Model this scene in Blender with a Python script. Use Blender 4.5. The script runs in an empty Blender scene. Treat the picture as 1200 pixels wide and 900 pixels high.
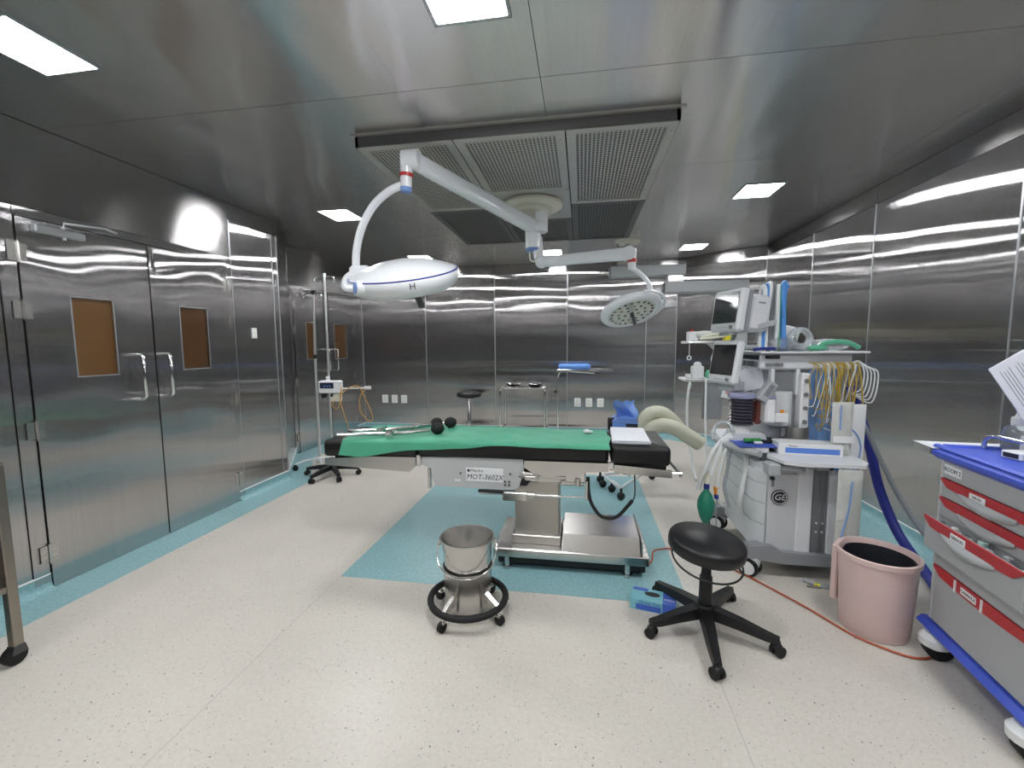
import bpy, bmesh, math, random
from mathutils import Vector, Matrix
random.seed(7)
D = bpy.data
SC = bpy.context.scene
COL = SC.collection

# ------------------------------------------------------------------ camera
CAM_H = 1.45
cam_d = D.cameras.new('camera')
cam_d.sensor_width = 36.0
cam_d.lens = 36.0 * 505.0 / 1200.0
cam_d.clip_start = 0.02
cam_o = D.objects.new('camera', cam_d)
COL.objects.link(cam_o)
_r = Vector((0.98715944, 0.15960498, -0.00651846))
_d = Vector((0.00821539, -0.0914809, -0.99577294))
_f = Vector((-0.15952664, 0.98293311, -0.09161745))
cam_o.matrix_world = Matrix(((_r.x, -_d.x, -_f.x, 0), (_r.y, -_d.y, -_f.y, 0), (_r.z, -_d.z, -_f.z, CAM_H), (0, 0, 0, 1)))
SC.camera = cam_o

# ------------------------------------------------------------------ world, exposure
W = D.worlds.new('world')
SC.world = W
W.use_nodes = True
W.node_tree.nodes['Background'].inputs[0].default_value = (0.8, 0.85, 0.9, 1)
W.node_tree.nodes['Background'].inputs[1].default_value = 0.3
SC.view_settings.view_transform = 'Standard'
SC.view_settings.look = 'None'
SC.view_settings.gamma = 1.0
SC.view_settings.use_curve_mapping = False
SC.view_settings.exposure = 0.65
LED = 46.0          # radiance of the ceiling panels

# ------------------------------------------------------------------ materials
def lin(c):
    if isinstance(c, str):
        c = c.lstrip('#')
        c = [int(c[i:i + 2], 16) / 255 for i in (0, 2, 4)]
        c = [x / 12.92 if x <= 0.04045 else ((x + 0.055) / 1.055) ** 2.4 for x in c]
    return (c[0], c[1], c[2], 1.0)

M = {}
def mat(name, col, rough=0.5, metal=0.0, bump=0.0, bscale=40.0, var=0.0, vscale=6.0, coat=0.0, trans=0.0, alpha=1.0,
        emit=0.0, aniso=0.0, ior=1.5):
    m = D.materials.new(name)
    m.use_nodes = True
    nt = m.node_tree
    N = nt.nodes
    L = nt.links
    p = N['Principled BSDF']
    c = lin(col)
    p.inputs['Base Color'].default_value = c
    p.inputs['Roughness'].default_value = rough
    p.inputs['Metallic'].default_value = metal
    p.inputs['Coat Weight'].default_value = coat
    p.inputs['Coat Roughness'].default_value = 0.1
    p.inputs['Transmission Weight'].default_value = trans
    p.inputs['Alpha'].default_value = alpha
    p.inputs['IOR'].default_value = ior
    p.inputs['Anisotropic'].default_value = aniso
    if emit:
        p.inputs['Emission Color'].default_value = c
        p.inputs['Emission Strength'].default_value = emit
    if var or bump:
        g = N.new('ShaderNodeTexCoord')
        n = N.new('ShaderNodeTexNoise')
        n.inputs['Scale'].default_value = vscale
        n.inputs['Detail'].default_value = 5
        L.new(g.outputs['Object'], n.inputs['Vector'])
        if var:
            mx = N.new('ShaderNodeMix')
            mx.data_type = 'RGBA'
            L.new(n.outputs['Fac'], mx.inputs['Factor'])
            mx.inputs[6].default_value = tuple(max(0, x * (1 - var)) for x in c[:3]) + (1,)
            mx.inputs[7].default_value = tuple(min(1, x * (1 + var)) for x in c[:3]) + (1,)
            L.new(mx.outputs[2], p.inputs['Base Color'])
        if bump:
            n2 = N.new('ShaderNodeTexNoise')
            n2.inputs['Scale'].default_value = bscale
            n2.inputs['Detail'].default_value = 3
            L.new(g.outputs['Object'], n2.inputs['Vector'])
            b = N.new('ShaderNodeBump')
            b.inputs['Strength'].default_value = 1.0
            b.inputs['Distance'].default_value = bump
            L.new(n2.outputs['Fac'], b.inputs['Height'])
            L.new(b.outputs['Normal'], p.inputs['Normal'])
    M[name] = m
    return m

def steel(name, col, axis, spread, rough, grain, wave, waves=0.008, rvar=0.02, haze=0.07, aniso=0.0):
    """brushed sheet steel: the grain tilts the microscopic normals along one axis ('h' = level, or a world vector),
    so highlights smear that way and stay crisp across it; wave = slow buckling of the sheet"""
    m = D.materials.new(name)
    m.use_nodes = True
    N = m.node_tree.nodes
    L = m.node_tree.links
    p = N['Principled BSDF']
    p.inputs['Metallic'].default_value = 1.0
    g = N.new('ShaderNodeNewGeometry')
    def noise(scale3, detail=4, rgh=0.55):
        mp = N.new('ShaderNodeMapping')
        mp.inputs['Scale'].default_value = scale3
        L.new(g.outputs['Position'], mp.inputs['Vector'])
        n = N.new('ShaderNodeTexNoise')
        n.inputs['Scale'].default_value = 1.0
        n.inputs['Detail'].default_value = detail
        n.inputs['Roughness'].default_value = rgh
        L.new(mp.outputs['Vector'], n.inputs['Vector'])
        return n.outputs['Fac']
    def math_(op, x, y):
        k = N.new('ShaderNodeMath')
        k.operation = op
        for i, q in enumerate((x, y)):
            if hasattr(q, 'links'):
                L.new(q, k.inputs[i])
            else:
                k.inputs[i].default_value = q
        return k.outputs[0]
    mx = N.new('ShaderNodeMix')
    mx.data_type = 'RGBA'
    c = lin(col)
    mx.inputs[6].default_value = tuple(x * 0.88 for x in c[:3]) + (1,)
    mx.inputs[7].default_value = tuple(min(1, x * 1.10) for x in c[:3]) + (1,)
    L.new(noise(grain, 3), mx.inputs['Factor'])
    L.new(mx.outputs[2], p.inputs['Base Color'])
    mr = N.new('ShaderNodeMapRange')
    mr.inputs['From Min'].default_value = 0.3
    mr.inputs['From Max'].default_value = 0.7
    mr.inputs['To Min'].default_value = rough
    mr.inputs['To Max'].default_value = rough + rvar
    L.new(noise((1.3, 1.3, 1.7), 2), mr.inputs['Value'])
    def white(off):
        mp = N.new('ShaderNodeMapping')
        mp.inputs['Scale'].default_value = (7919.0, 6011.0, 6997.0)
        mp.inputs['Location'].default_value = (off, off * 1.7, off * 0.3)
        L.new(g.outputs['Position'], mp.inputs['Vector'])
        w = N.new('ShaderNodeTexWhiteNoise')
        w.noise_dimensions = '3D'
        L.new(mp.outputs['Vector'], w.inputs['Vector'])
        return w.outputs['Value']
    # part of the surface is scuffed and scatters widely
    hz = math_('MULTIPLY', math_('LESS_THAN', white(47.3), haze), 0.38)
    L.new(math_('ADD', mr.outputs[0], hz), p.inputs['Roughness'])
    b = N.new('ShaderNodeBump')
    b.inputs['Strength'].default_value = 1.0
    b.inputs['Distance'].default_value = waves
    # every sheet buckles in its own way
    oi = N.new('ShaderNodeObjectInfo')
    off = N.new('ShaderNodeVectorMath')
    off.operation = 'MULTIPLY_ADD'
    L.new(oi.outputs['Random'], off.inputs[0])
    off.inputs[1].default_value = (41.0, 23.0, 3.0)
    wm = N.new('ShaderNodeMapping')
    wm.inputs['Scale'].default_value = wave
    L.new(g.outputs['Position'], wm.inputs['Vector'])
    L.new(wm.outputs['Vector'], off.inputs[2])
    wn = N.new('ShaderNodeTexNoise')
    wn.inputs['Scale'].default_value = 1.0
    wn.inputs['Detail'].default_value = 1
    L.new(off.outputs[0], wn.inputs['Vector'])
    L.new(wn.outputs['Fac'], b.inputs['Height'])
    nrm = b.outputs['Normal']
    if aniso:
        p.inputs['Anisotropic'].default_value = aniso
        tc = N.new('ShaderNodeCombineXYZ')
        for i in range(3):
            tc.inputs[i].default_value = axis[i]
        L.new(tc.outputs[0], p.inputs['Tangent'])
    if spread:
        tilt = math_('MULTIPLY', math_('SUBTRACT', math_('ADD', white(3.1), white(91.7)), 1.0), spread)
        if axis == 'h':
            cr = N.new('ShaderNodeVectorMath')
            cr.operation = 'CROSS_PRODUCT'
            L.new(g.outputs['Normal'], cr.inputs[0])
            cr.inputs[1].default_value = (0, 0, 1)
            ax = cr.outputs[0]
        else:
            cc = N.new('ShaderNodeCombineXYZ')
            for i in range(3):
                cc.inputs[i].default_value = axis[i]
            ax = cc.outputs[0]
        sc = N.new('ShaderNodeVectorMath')
        sc.operation = 'SCALE'
        L.new(ax, sc.inputs[0])
        L.new(tilt, sc.inputs['Scale'])
        ad = N.new('ShaderNodeVectorMath')
        ad.operation = 'ADD'
        L.new(nrm, ad.inputs[0])
        L.new(sc.outputs[0], ad.inputs[1])
        nm = N.new('ShaderNodeVectorMath')
        nm.operation = 'NORMALIZE'
        L.new(ad.outputs[0], nm.inputs[0])
        nrm = nm.outputs[0]
    L.new(nrm, p.inputs['Normal'])
    M[name] = m
    return m

def floor_mat(name, c0, c1, speck, speck_amt, rough):
    m = D.materials.new(name)
    m.use_nodes = True
    N = m.node_tree.nodes
    L = m.node_tree.links
    p = N['Principled BSDF']
    g = N.new('ShaderNodeNewGeometry')
    n = N.new('ShaderNodeTexNoise')
    n.inputs['Scale'].default_value = 55.0
    n.inputs['Detail'].default_value = 6
    n.inputs['Roughness'].default_value = 0.75
    L.new(g.outputs['Position'], n.inputs['Vector'])
    rp = N.new('ShaderNodeValToRGB')
    rp.color_ramp.elements[0].position = 0.33
    rp.color_ramp.elements[1].position = 0.67
    rp.color_ramp.elements[0].color = lin(c0)
    rp.color_ramp.elements[1].color = lin(c1)
    L.new(n.outputs['Fac'], rp.inputs[0])
    big = N.new('ShaderNodeTexNoise')
    big.inputs['Scale'].default_value = 1.3
    big.inputs['Detail'].default_value = 4
    L.new(g.outputs['Position'], big.inputs['Vector'])
    bm_ = N.new('ShaderNodeMapRange')
    bm_.inputs['From Min'].default_value = 0.3
    bm_.inputs['From Max'].default_value = 0.7
    bm_.inputs['To Min'].default_value = 0.92
    bm_.inputs['To Max'].default_value = 1.05
    L.new(big.outputs['Fac'], bm_.inputs['Value'])
    vm = N.new('ShaderNodeVectorMath')
    vm.operation = 'SCALE'
    L.new(rp.outputs[0], vm.inputs[0])
    L.new(bm_.outputs[0], vm.inputs['Scale'])
    col = vm.outputs[0]
    # chips of dark and mid grey in the vinyl
    for sc, thr, msk in ((38.0, 0.14, 0.60), (75.0, 0.17, 0.60)):
        v = N.new('ShaderNodeTexVoronoi')
        v.inputs['Scale'].default_value = sc
        L.new(g.outputs['Position'], v.inputs['Vector'])
        lt = N.new('ShaderNodeMath')
        lt.operation = 'LESS_THAN'
        lt.inputs[1].default_value = thr
        L.new(v.outputs['Distance'], lt.inputs[0])
        sp = N.new('ShaderNodeSeparateColor')
        L.new(v.outputs['Color'], sp.inputs[0])
        gt = N.new('ShaderNodeMath')
        gt.operation = 'GREATER_THAN'
        gt.inputs[1].default_value = msk
        L.new(sp.outputs[0], gt.inputs[0])
        mu = N.new('ShaderNodeMath')
        mu.operation = 'MULTIPLY'
        L.new(lt.outputs[0], mu.inputs[0])
        L.new(gt.outputs[0], mu.inputs[1])
        m2 = N.new('ShaderNodeMath')
        m2.operation = 'MULTIPLY'
        L.new(mu.outputs[0], m2.inputs[0])
        L.new(sp.outputs[1], m2.inputs[1])
        m3 = N.new('ShaderNodeMath')
        m3.operation = 'MULTIPLY'
        L.new(m2.outputs[0], m3.inputs[0])
        m3.inputs[1].default_value = speck_amt
        mx = N.new('ShaderNodeMix')
        mx.data_type = 'RGBA'
        L.new(m3.outputs[0], mx.inputs['Factor'])
        L.new(col, mx.inputs[6])
        mx.inputs[7].default_value = lin(speck)
        col = mx.outputs[2]
    L.new(col, p.inputs['Base Color'])
    p.inputs['Roughness'].default_value = rough
    p.inputs['Specular IOR Level'].default_value = 0.4
    M[name] = m
    return m

STEEL = '#bfbdbd'
steel('steel_wall', STEEL, 'h', 0.42, 0.03, (120, 120, 1.2), (0.5, 0.5, 1.3), waves=0.010)
steel('steel_ceiling', '#d6d4d4', (0, 1, 0), 0.0, 0.20, (120, 1.2, 1), (2.4, 0.5, 1), waves=0.016, haze=0.0, aniso=0.95)
steel('steel_door', STEEL, 'h', 0.42, 0.03, (120, 120, 1.2), (1.2, 1.2, 2.0), waves=0.010)
steel('steel_frieze', '#979594', (0, 0, 1), 0.20, 0.09, (60, 60, 2), (0.6, 0.6, 1.0), waves=0.004)
mat('steel', '#cbc9c6', 0.22, 1.0, var=0.08, vscale=9)
mat('steel_satin', '#b9b6b0', 0.36, 1.0, var=0.1, vscale=5)
mat('chrome', '#dcdcdc', 0.10, 1.0)
mat('pole_steel', '#dcdcdc', 0.28, 0.8)
mat('rod_steel', '#bcbcbd', 0.2, 1.0)
mat('aluminium', '#b4b6b8', 0.4, 1.0)
mat('grey_paint', '#9a9c9e', 0.45)
mat('grey_paint_lt', '#b9babb', 0.42)
mat('grey_dark', '#4a4a4c', 0.45)
mat('dark_gap', '#0c0c0d', 0.8)
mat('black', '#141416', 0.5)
mat('black_plastic', '#131315', 0.42, bump=0.0004, bscale=300)
mat('black_vinyl', '#111114', 0.38, bump=0.0006, bscale=220, var=0.1)
mat('rubber', '#0d0d0f', 0.65)
mat('white_plastic', '#e4e5e6', 0.35)
mat('white_paint', '#e8ebef', 0.28, coat=0.3)
mat('red_pale', '#c79a96', 0.5)
mat('mint_pale', '#b9d6d0', 0.35)
mat('ivory', '#dad7c8', 0.4)
mat('trim_white', '#e8eaea', 0.4)
mat('blue_cap', '#6f92cf', 0.35)
mat('navy_line', '#2b2f8f', 0.3)
mat('red_band', '#b32025', 0.35)
mat('brown_pane', '#66492a', 0.12, coat=0.6, var=0.12, vscale=3)
mat('brown_pane_dark', '#543a22', 0.12, coat=0.6, var=0.15, vscale=3)
m_led = mat('led_panel', (0.97, 0.985, 1.0), 0.5, emit=LED)
floor_mat('vinyl_white', '#c6c1b7', '#d4cfc6', '#4c4a45', 0.95, 0.34)
floor_mat('vinyl_teal', '#78a5ab', '#9bc3c7', '#64919a', 0.5, 0.34)

# ------------------------------------------------------------------ mesh helpers
def spl(pts, n=6):
    P = [Vector(p) for p in pts]
    if len(P) < 3:
        return P
    out = []
    for i in range(len(P) - 1):
        p0 = P[max(i - 1, 0)]; p1 = P[i]; p2 = P[i + 1]; p3 = P[min(i + 2, len(P) - 1)]
        for k in range(n):
            t = k / n
            out.append(0.5 * ((2 * p1) + (p2 - p0) * t + (2 * p0 - 5 * p1 + 4 * p2 - p3) * t * t + (3 * p1 - p0 - 3 * p2 + p3) * t ** 3))
    out.append(P[-1])
    return out

class MB:
    def __init__(s):
        s.v = []; s.f = []; s.mi = []; s.cur = 0
    def add(s, vs, fs):
        o = len(s.v)
        s.v += [tuple(x) for x in vs]
        for f in fs:
            s.f.append([o + i for i in f]); s.mi.append(s.cur)
        return s
    def box(s, c, d, bev=0.0, rz=0.0, rot=None):
        hx, hy, hz = d[0] / 2, d[1] / 2, d[2] / 2
        Rm = rot if rot is not None else Matrix.Rotation(rz, 3, 'Z')
        C = Vector(c)
        b = min(bev, hx * .95, hy * .95, hz * .95)
        if b <= 0:
            vs = [Vector((x * hx, y * hy, z * hz)) for z in (-1, 1) for y in (-1, 1) for x in (-1, 1)]
            fs = [(0, 2, 3, 1), (4, 5, 7, 6), (0, 1, 5, 4), (2, 6, 7, 3), (0, 4, 6, 2), (1, 3, 7, 5)]
        else:
            vs = []; ix = {}
            for z in (-1, 1):
                for y in (-1, 1):
                    for x in (-1, 1):
                        for a in range(3):
                            q = [x * (hx - b), y * (hy - b), z * (hz - b)]
                            q[a] = (x, y, z)[a] * (hx, hy, hz)[a]
                            ix[(x, y, z, a)] = len(vs); vs.append(Vector(q))
            fs = []
            def sg(a, s_, u, w, i, j):
                k = [0, 0, 0]; k[a] = s_; k[u] = i; k[w] = j; return tuple(k)
            for a in range(3):
                u, w = (a + 1) % 3, (a + 2) % 3
                for s_ in (-1, 1):
                    q = [ix[sg(a, s_, u, w, i, j) + (a,)] for i, j in ((-1, -1), (1, -1), (1, 1), (-1, 1))]
                    fs.append(q if s_ > 0 else q[::-1])
                for i in (-1, 1):          # edges along axis a
                    for j in (-1, 1):
                        lo = sg(a, -1, u, w, i, j); hi = sg(a, 1, u, w, i, j)
                        q = [ix[lo + (u,)], ix[lo + (w,)], ix[hi + (w,)], ix[hi + (u,)]]
                        fs.append(q if i * j < 0 else q[::-1])
            for z in (-1, 1):
                for y in (-1, 1):
                    for x in (-1, 1):
                        q = [ix[(x, y, z, 0)], ix[(x, y, z, 1)], ix[(x, y, z, 2)]]
                        fs.append(q if x * y * z > 0 else q[::-1])
        return s.add([C + Rm @ v for v in vs], fs)
    def bb(s, lo, hi, bev=0.0):
        return s.box([(a + b) / 2 for a, b in zip(lo, hi)], [abs(b - a) for a, b in zip(lo, hi)], bev)
    def tube(s, pts, r, n=8, cap=True, flat=None, closed=False):
        P = [Vector(p) for p in pts]
        m = len(P)
        rs = list(r) if hasattr(r, '__len__') else [r] * m
        T = []
        for i in range(m):
            if closed:
                t = P[(i + 1) % m] - P[i - 1]
            else:
                t = P[min(i + 1, m - 1)] - P[max(i - 1, 0)]
            T.append(t.normalized() if t.length > 1e-9 else Vector((0, 0, 1)))
        up = Vector((0, 0, 1)) if abs(T[0].z) < 0.9 else Vector((1, 0, 0))
        u = T[0].cross(up).normalized()
        vs = []
        for i in range(m):
            u = (u - T[i] * u.dot(T[i]))
            u = u.normalized() if u.length > 1e-6 else T[i].orthogonal().normalized()
            w = T[i].cross(u)
            for k in range(n):
                a = 2 * math.pi * k / n
                fl = flat if flat else 1.0
                vs.append(P[i] + u * (math.cos(a) * rs[i]) + w * (math.sin(a) * rs[i] * fl))
        fs = []
        for i in range(m if closed else m - 1):
            j = (i + 1) % m
            for k in range(n):
                l = (k + 1) % n
                fs.append((i * n + k, j * n + k, j * n + l, i * n + l)[::-1])
        if cap and not closed:
            fs.append(tuple(range(n)))
            fs.append(tuple((m - 1) * n + k for k in range(n))[::-1])
        return s.add(vs, fs)
    def cyl(s, p0, p1, r0, r1=None, n=16):
        return s.tube([p0, p1], [r0, r0 if r1 is None else r1], n)
    def lathe(s, prof, c=(0, 0, 0), n=24, rot=None, sx=1.0, sy=1.0):
        C = Vector(c); vs = []; fs = []
        for r, z in prof:
            for k in range(n):
                a = 2 * math.pi * k / n
                v = Vector((r * math.cos(a) * sx, r * math.sin(a) * sy, z))
                vs.append(C + (rot @ v if rot is not None else v))
        for i in range(len(prof) - 1):
            for k in range(n):
                l = (k + 1) % n
                fs.append((i * n + k, i * n + l, (i + 1) * n + l, (i + 1) * n + k))
        if prof[0][0] > 1e-6:
            fs.append(tuple(range(n))[::-1])
        if prof[-1][0] > 1e-6:
            fs.append(tuple((len(prof) - 1) * n + k for k in range(n)))
        return s.add(vs, fs)
    def ell(s, c, d, n=14, m=8, rot=None):
        prof = [(math.sin(math.pi * i / m), -math.cos(math.pi * i / m)) for i in range(m + 1)]
        prof[0] = (1e-7, -1); prof[-1] = (1e-7, 1)
        C = Vector(c); o = MB().lathe(prof, n=n)
        vs = [Vector((v[0] * d[0], v[1] * d[1], v[2] * d[2])) for v in o.v]
        return s.add([C + (rot @ v if rot is not None else v) for v in vs], o.f)
    def prism(s, poly, a0, a1, axis='z'):
        """poly in the plane normal to axis (ccw), extruded from a0 to a1"""
        def P(p, a):
            return {'z': (p[0], p[1], a), 'y': (p[0], a, p[1]), 'x': (a, p[0], p[1])}[axis]
        n = len(poly)
        vs = [P(p, a0) for p in poly] + [P(p, a1) for p in poly]
        fs = [tuple(range(n))[::-1], tuple(range(n, 2 * n))]
        fs += [(i, (i + 1) % n, n + (i + 1) % n, n + i) for i in range(n)]
        if axis == 'y':
            fs = [f[::-1] for f in fs]
        return s.add(vs, fs)
    def grid(s, fn, nu, nv, thick=0.0):
        """fn(u,v)->point ; optional thickness downwards along the local normal (z)"""
        P = [[Vector(fn(i / nu, j / nv)) for i in range(nu + 1)] for j in range(nv + 1)]
        vs = [p for row in P for p in row]
        w = nu + 1
        fs = [(j * w + i, j * w + i + 1, (j + 1) * w + i + 1, (j + 1) * w + i) for j in range(nv) for i in range(nu)]
        if thick:
            o = len(vs)
            nrm = []
            for j in range(nv + 1):
                for i in range(nu + 1):
                    a = P[j][min(i + 1, nu)] - P[j][max(i - 1, 0)]
                    b = P[min(j + 1, nv)][i] - P[max(j - 1, 0)][i]
                    q = a.cross(b)
                    nrm.append(q.normalized() if q.length > 1e-12 else Vector((0, 0, 1)))
            vs = vs + [v - q * thick for v, q in zip(vs, nrm)]
            fs = fs + [tuple(o + i for i in f[::-1]) for f in fs]
            rim = [j * 0 + i for i in range(w)] + [j * w + nu for j in range(1, nv + 1)] + [nv * w + i for i in range(nu - 1, -1, -1)] + [j * w for j in range(nv - 1, 0, -1)]
            for k in range(len(rim)):
                a, b = rim[k], rim[(k + 1) % len(rim)]
                fs.append((b, a, o + a, o + b))
        return s.add(vs, fs)
    def build(s, name, m, parent=None, ang=38, smooth=True):
        me = D.meshes.new(name)
        me.from_pydata(s.v, [], s.f)
        mats = m if isinstance(m, (list, tuple)) else [m]
        for k in mats:
            me.materials.append(M[k])
        if len(mats) > 1:
            me.polygons.foreach_set('material_index', s.mi)
        me.update()
        if smooth:
            me.polygons.foreach_set('use_smooth', [True] * len(me.polygons))
            me.set_sharp_from_angle(angle=math.radians(ang))
        o = D.objects.new(name, me)
        COL.objects.link(o)
        if parent is not None:
            o.parent = parent
        return o

def tag(o, label, cat, group=None):
    o['label'] = label
    o['category'] = cat
    if group:
        o['group'] = group
    return o

def thing(name, label, cat, loc=(0, 0, 0), rz=0.0, group=None):
    o = D.objects.new(name, None)
    o.empty_display_size = 0.1
    COL.objects.link(o)
    o.location = loc
    o.rotation_euler = (0, 0, rz)
    return tag(o, label, cat, group)

def struct(o):
    o['kind'] = 'structure'
    return o

def copy_tree(o, parent=None):
    c = o.copy()
    COL.objects.link(c)
    if parent is not None:
        c.parent = parent
    for ch in list(o.children):
        copy_tree(ch, c)
    return c

def text_mesh(name, body, size, m, parent, mw, ext=0.0006, shear=0.0, sx=1.0):
    cu = D.curves.new('lettering', 'FONT')
    cu.body = body
    cu.size = size
    cu.extrude = ext
    cu.shear = shear
    cu.align_x = 'CENTER'
    cu.align_y = 'CENTER'
    cu.resolution_u = 2
    t = D.objects.new('lettering_tmp', cu)
    me = D.meshes.new_from_object(t)
    D.objects.remove(t)
    D.curves.remove(cu)
    me.name = name
    me.transform(Matrix.Diagonal((sx, 1, 1, 1)))
    me.transform(mw)
    me.materials.clear()
    me.materials.append(M[m])
    o = D.objects.new(name, me)
    COL.objects.link(o)
    if parent is not None:
        o.parent = parent
    return o

def frame(origin, xdir, ydir):
    """matrix whose x runs along xdir, y along ydir (lettering lies in xy, faces z)"""
    x = Vector(xdir).normalized()
    y = Vector(ydir)
    y = (y - x * y.dot(x)).normalized()
    z = x.cross(y)
    o = Vector(origin)
    return Matrix(((x.x, y.x, z.x, o.x), (x.y, y.y, z.y, o.y), (x.z, y.z, z.z, o.z), (0, 0, 0, 1)))

PI = math.pi
# ================================================================== THE ROOM
XL, XR, YB, YF, ZC = -3.17, 2.40, 7.03, -1.80, 2.735
XD = -3.77            # recess wall that holds the far doors
ZT = 2.585            # top of the wall panels, below the frieze
ZB = 0.092            # top of the coved skirting

fl = MB().bb((-4.6, YF - 0.3, -0.10), (3.2, YB + 0.6, 0.0)).build('floor', 'vinyl_white')
struct(fl)
# teal inlays are welded flush into the sheet floor
MB().bb((-1.49, 2.39, -0.02), (0.605, 4.75, 0.0012)).build('floor_inlay', 'vinyl_teal', fl)
def strip(poly, name='floor_border'):
    return MB().prism(poly, -0.02, 0.0012).build(name, 'vinyl_teal', fl)
strip([(-3.3, YF - .1), (-2.865, YF - .1), (-2.865, 4.10), (-3.44, 5.02), (-3.44, 6.70), (-3.9, 7.2), (-3.9, 5.1), (-3.3, 4.15)])
strip([(-3.9, 7.2), (-3.44, 6.70), (1.32, 6.70), (2.08, 6.08), (2.6, 6.3), (1.5, 7.2)])
strip([(2.08, 6.08), (2.08, YF - .1), (2.6, YF - .1), (2.6, 6.3)])

def seam_line(a, b):
    a, b = Vector(a), Vector(b)
    d = (b - a).normalized()
    w = Vector((-d.y, d.x, 0)) * 0.0015
    p = [a - w, b - w, b + w, a + w]
    return MB().prism([(q.x, q.y) for q in p], -0.001, 0.0006).build('weld_seam', 'weld', fl)
mat('weld', '#b3afa9', 0.5)
seam_line((-1.49, YF, 0), (-1.49, 2.39, 0))
seam_line((0.56, YF, 0), (0.605, 2.39, 0))

# --- walls: a dark core with every sheet-steel panel proud of it, joints open between them
def wall(name, a, b, h=ZC, th=0.12):
    """core running from a to b (2d), the room on its left-hand side"""
    a, b = Vector((a[0], a[1], 0)), Vector((b[0], b[1], 0))
    d = (b - a).normalized()
    n = Vector((-d.y, d.x, 0))
    p = [a, b, b - n * th, a - n * th]
    w = MB().prism([(q.x, q.y) for q in p][::-1], -0.02, h + 0.1).build(name, 'dark_gap')
    struct(w)
    w['a'] = list(a); w['d'] = list(d); w['n'] = list(n)
    return w
def panel(w, s0, s1, z0, z1, m='steel_wall', name='panel', gap=0.0018, t0=0.0, t1=0.006, bev=0.0012):
    a, d, n = Vector(w['a']), Vector(w['d']), Vector(w['n'])
    c = a + d * ((s0 + s1) / 2) + n * ((t0 + t1) / 2) + Vector((0, 0, (z0 + z1) / 2))
    R = Matrix(((d.x, n.x, 0), (d.y, n.y, 0), (0, 0, 1)))
    return MB().box(c, (s1 - s0 - 2 * gap, t1 - t0, z1 - z0 - 2 * gap), bev, rot=R).build(name, m, w)
def joints(w, ss, z0, z1):
    for q in ss:
        panel(w, q - 0.006, q + 0.006, z0, z1, m='aluminium', name='joint_strip', gap=0, t0=0.003, t1=0.009, bev=0.001)
def skirting(name, segs, zt=ZB):
    """coved vinyl skirting with a white top bead; segs = list of (wall, s0, s1)"""
    for i, (w, s0, s1) in enumerate(segs):
        a, d, n = Vector(w['a']), Vector(w['d']), Vector(w['n'])
        prof = [(0.0, 0.0), (0.055, 0.0012), (0.03, 0.008), (0.016, 0.022), (0.011, 0.045), (0.011, zt - 0.008), (0.0, zt - 0.008)]
        m = MB(); vs = []
        for s_ in (s0, s1):
            vs += [a + d * s_ + n * p[0] + Vector((0, 0, p[1])) for p in prof]
        k = len(prof)
        m.add(vs, [tuple(range(k)), tuple(range(k, 2 * k))[::-1]] + [(j, k + j, k + (j + 1) % k, (j + 1) % k)[::-1] for j in range(k)])
        b = m.build(name, 'vinyl_teal')
        struct(b)
        c = a + d * ((s0 + s1) / 2) + n * 0.007 + Vector((0, 0, zt - 0.003))
        R = Matrix(((d.x, n.x, 0), (d.y, n.y, 0), (0, 0, 1)))
        MB().box(c, (s1 - s0, 0.014, 0.009), 0.002, rot=R).build('top_bead', 'trim_white', b)

# left wall runs from far to near (room on its left-hand side is +X): a = far end
wl = wall('wall_left', (XL, 4.17), (XL, YF))
def SL(y):           # distance along the left wall for a given depth
    return 4.17 - y
DOOR_A, DOOR_M, DOOR_B, DOOR_H = 2.012, 2.765, 3.475, 2.19
for y1, y0 in ((4.17, 4.085), (4.085, 3.545)):
    panel(wl, SL(y1), SL(y0), 0.02, ZT)
panel(wl, SL(3.545), SL(DOOR_B), 0.02, 2.25, name='jamb', t1=0.012)
panel(wl, SL(DOOR_A), SL(1.93), 0.02, 2.25, name='jamb', t1=0.012)
panel(wl, SL(DOOR_B), SL(DOOR_A), DOOR_H + 0.004, 2.25, name='lintel', t1=0.012)
panel(wl, SL(3.545), SL(1.93), 2.25, ZC, m='steel_frieze', name='frieze')
panel(wl, SL(4.17), SL(3.545), ZT, ZC, m='steel_frieze', name='frieze', t1=0.004)
y = 1.93
while y > YF:
    panel(wl, SL(y), SL(max(y - 1.2, YF)), 0.02, 2.25)
    panel(wl, SL(y), SL(max(y - 1.2, YF)), 2.25, ZC, m='steel_frieze', name='frieze')
    y -= 1.2
joints(wl, [SL(4.085), SL(3.545), SL(4.162)], ZB, ZT)
skirting('baseboard_left', [(wl, SL(4.17), SL(DOOR_B)), (wl, SL(DOOR_A), SL(YF))])

# splayed return and recess wall with the far doors
wa = wall('wall_left_splay', (XD, 5.13), (XL, 4.17))
_ln = math.hypot(XD - XL, 0.96)
panel(wa, 0, _ln, 0.02, ZT)
panel(wa, 0, _ln, ZT, ZC, m='steel_frieze', name='frieze', t1=0.004)
skirting('baseboard_left_splay', [(wa, 0, _ln)])
wd = wall('wall_left_recess', (XD, YB), (XD, 5.13))
def SD(y):
    return YB - y
FD_A, FD_M, FD_B = 5.20, 5.99, 6.70
panel(wd, SD(YB), SD(6.76), 0.02, 2.25, name='panel')
panel(wd, SD(6.76), SD(FD_B), 0.02, 2.25, name='jamb', t1=0.012)
panel(wd, SD(FD_A), SD(5.13), 0.02, 2.25, name='jamb', t1=0.012)
panel(wd, SD(FD_B), SD(FD_A), DOOR_H + 0.004, 2.25, name='lintel', t1=0.012)
panel(wd, SD(YB), SD(5.13), 2.25, ZC, m='steel_frieze', name='frieze')
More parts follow.
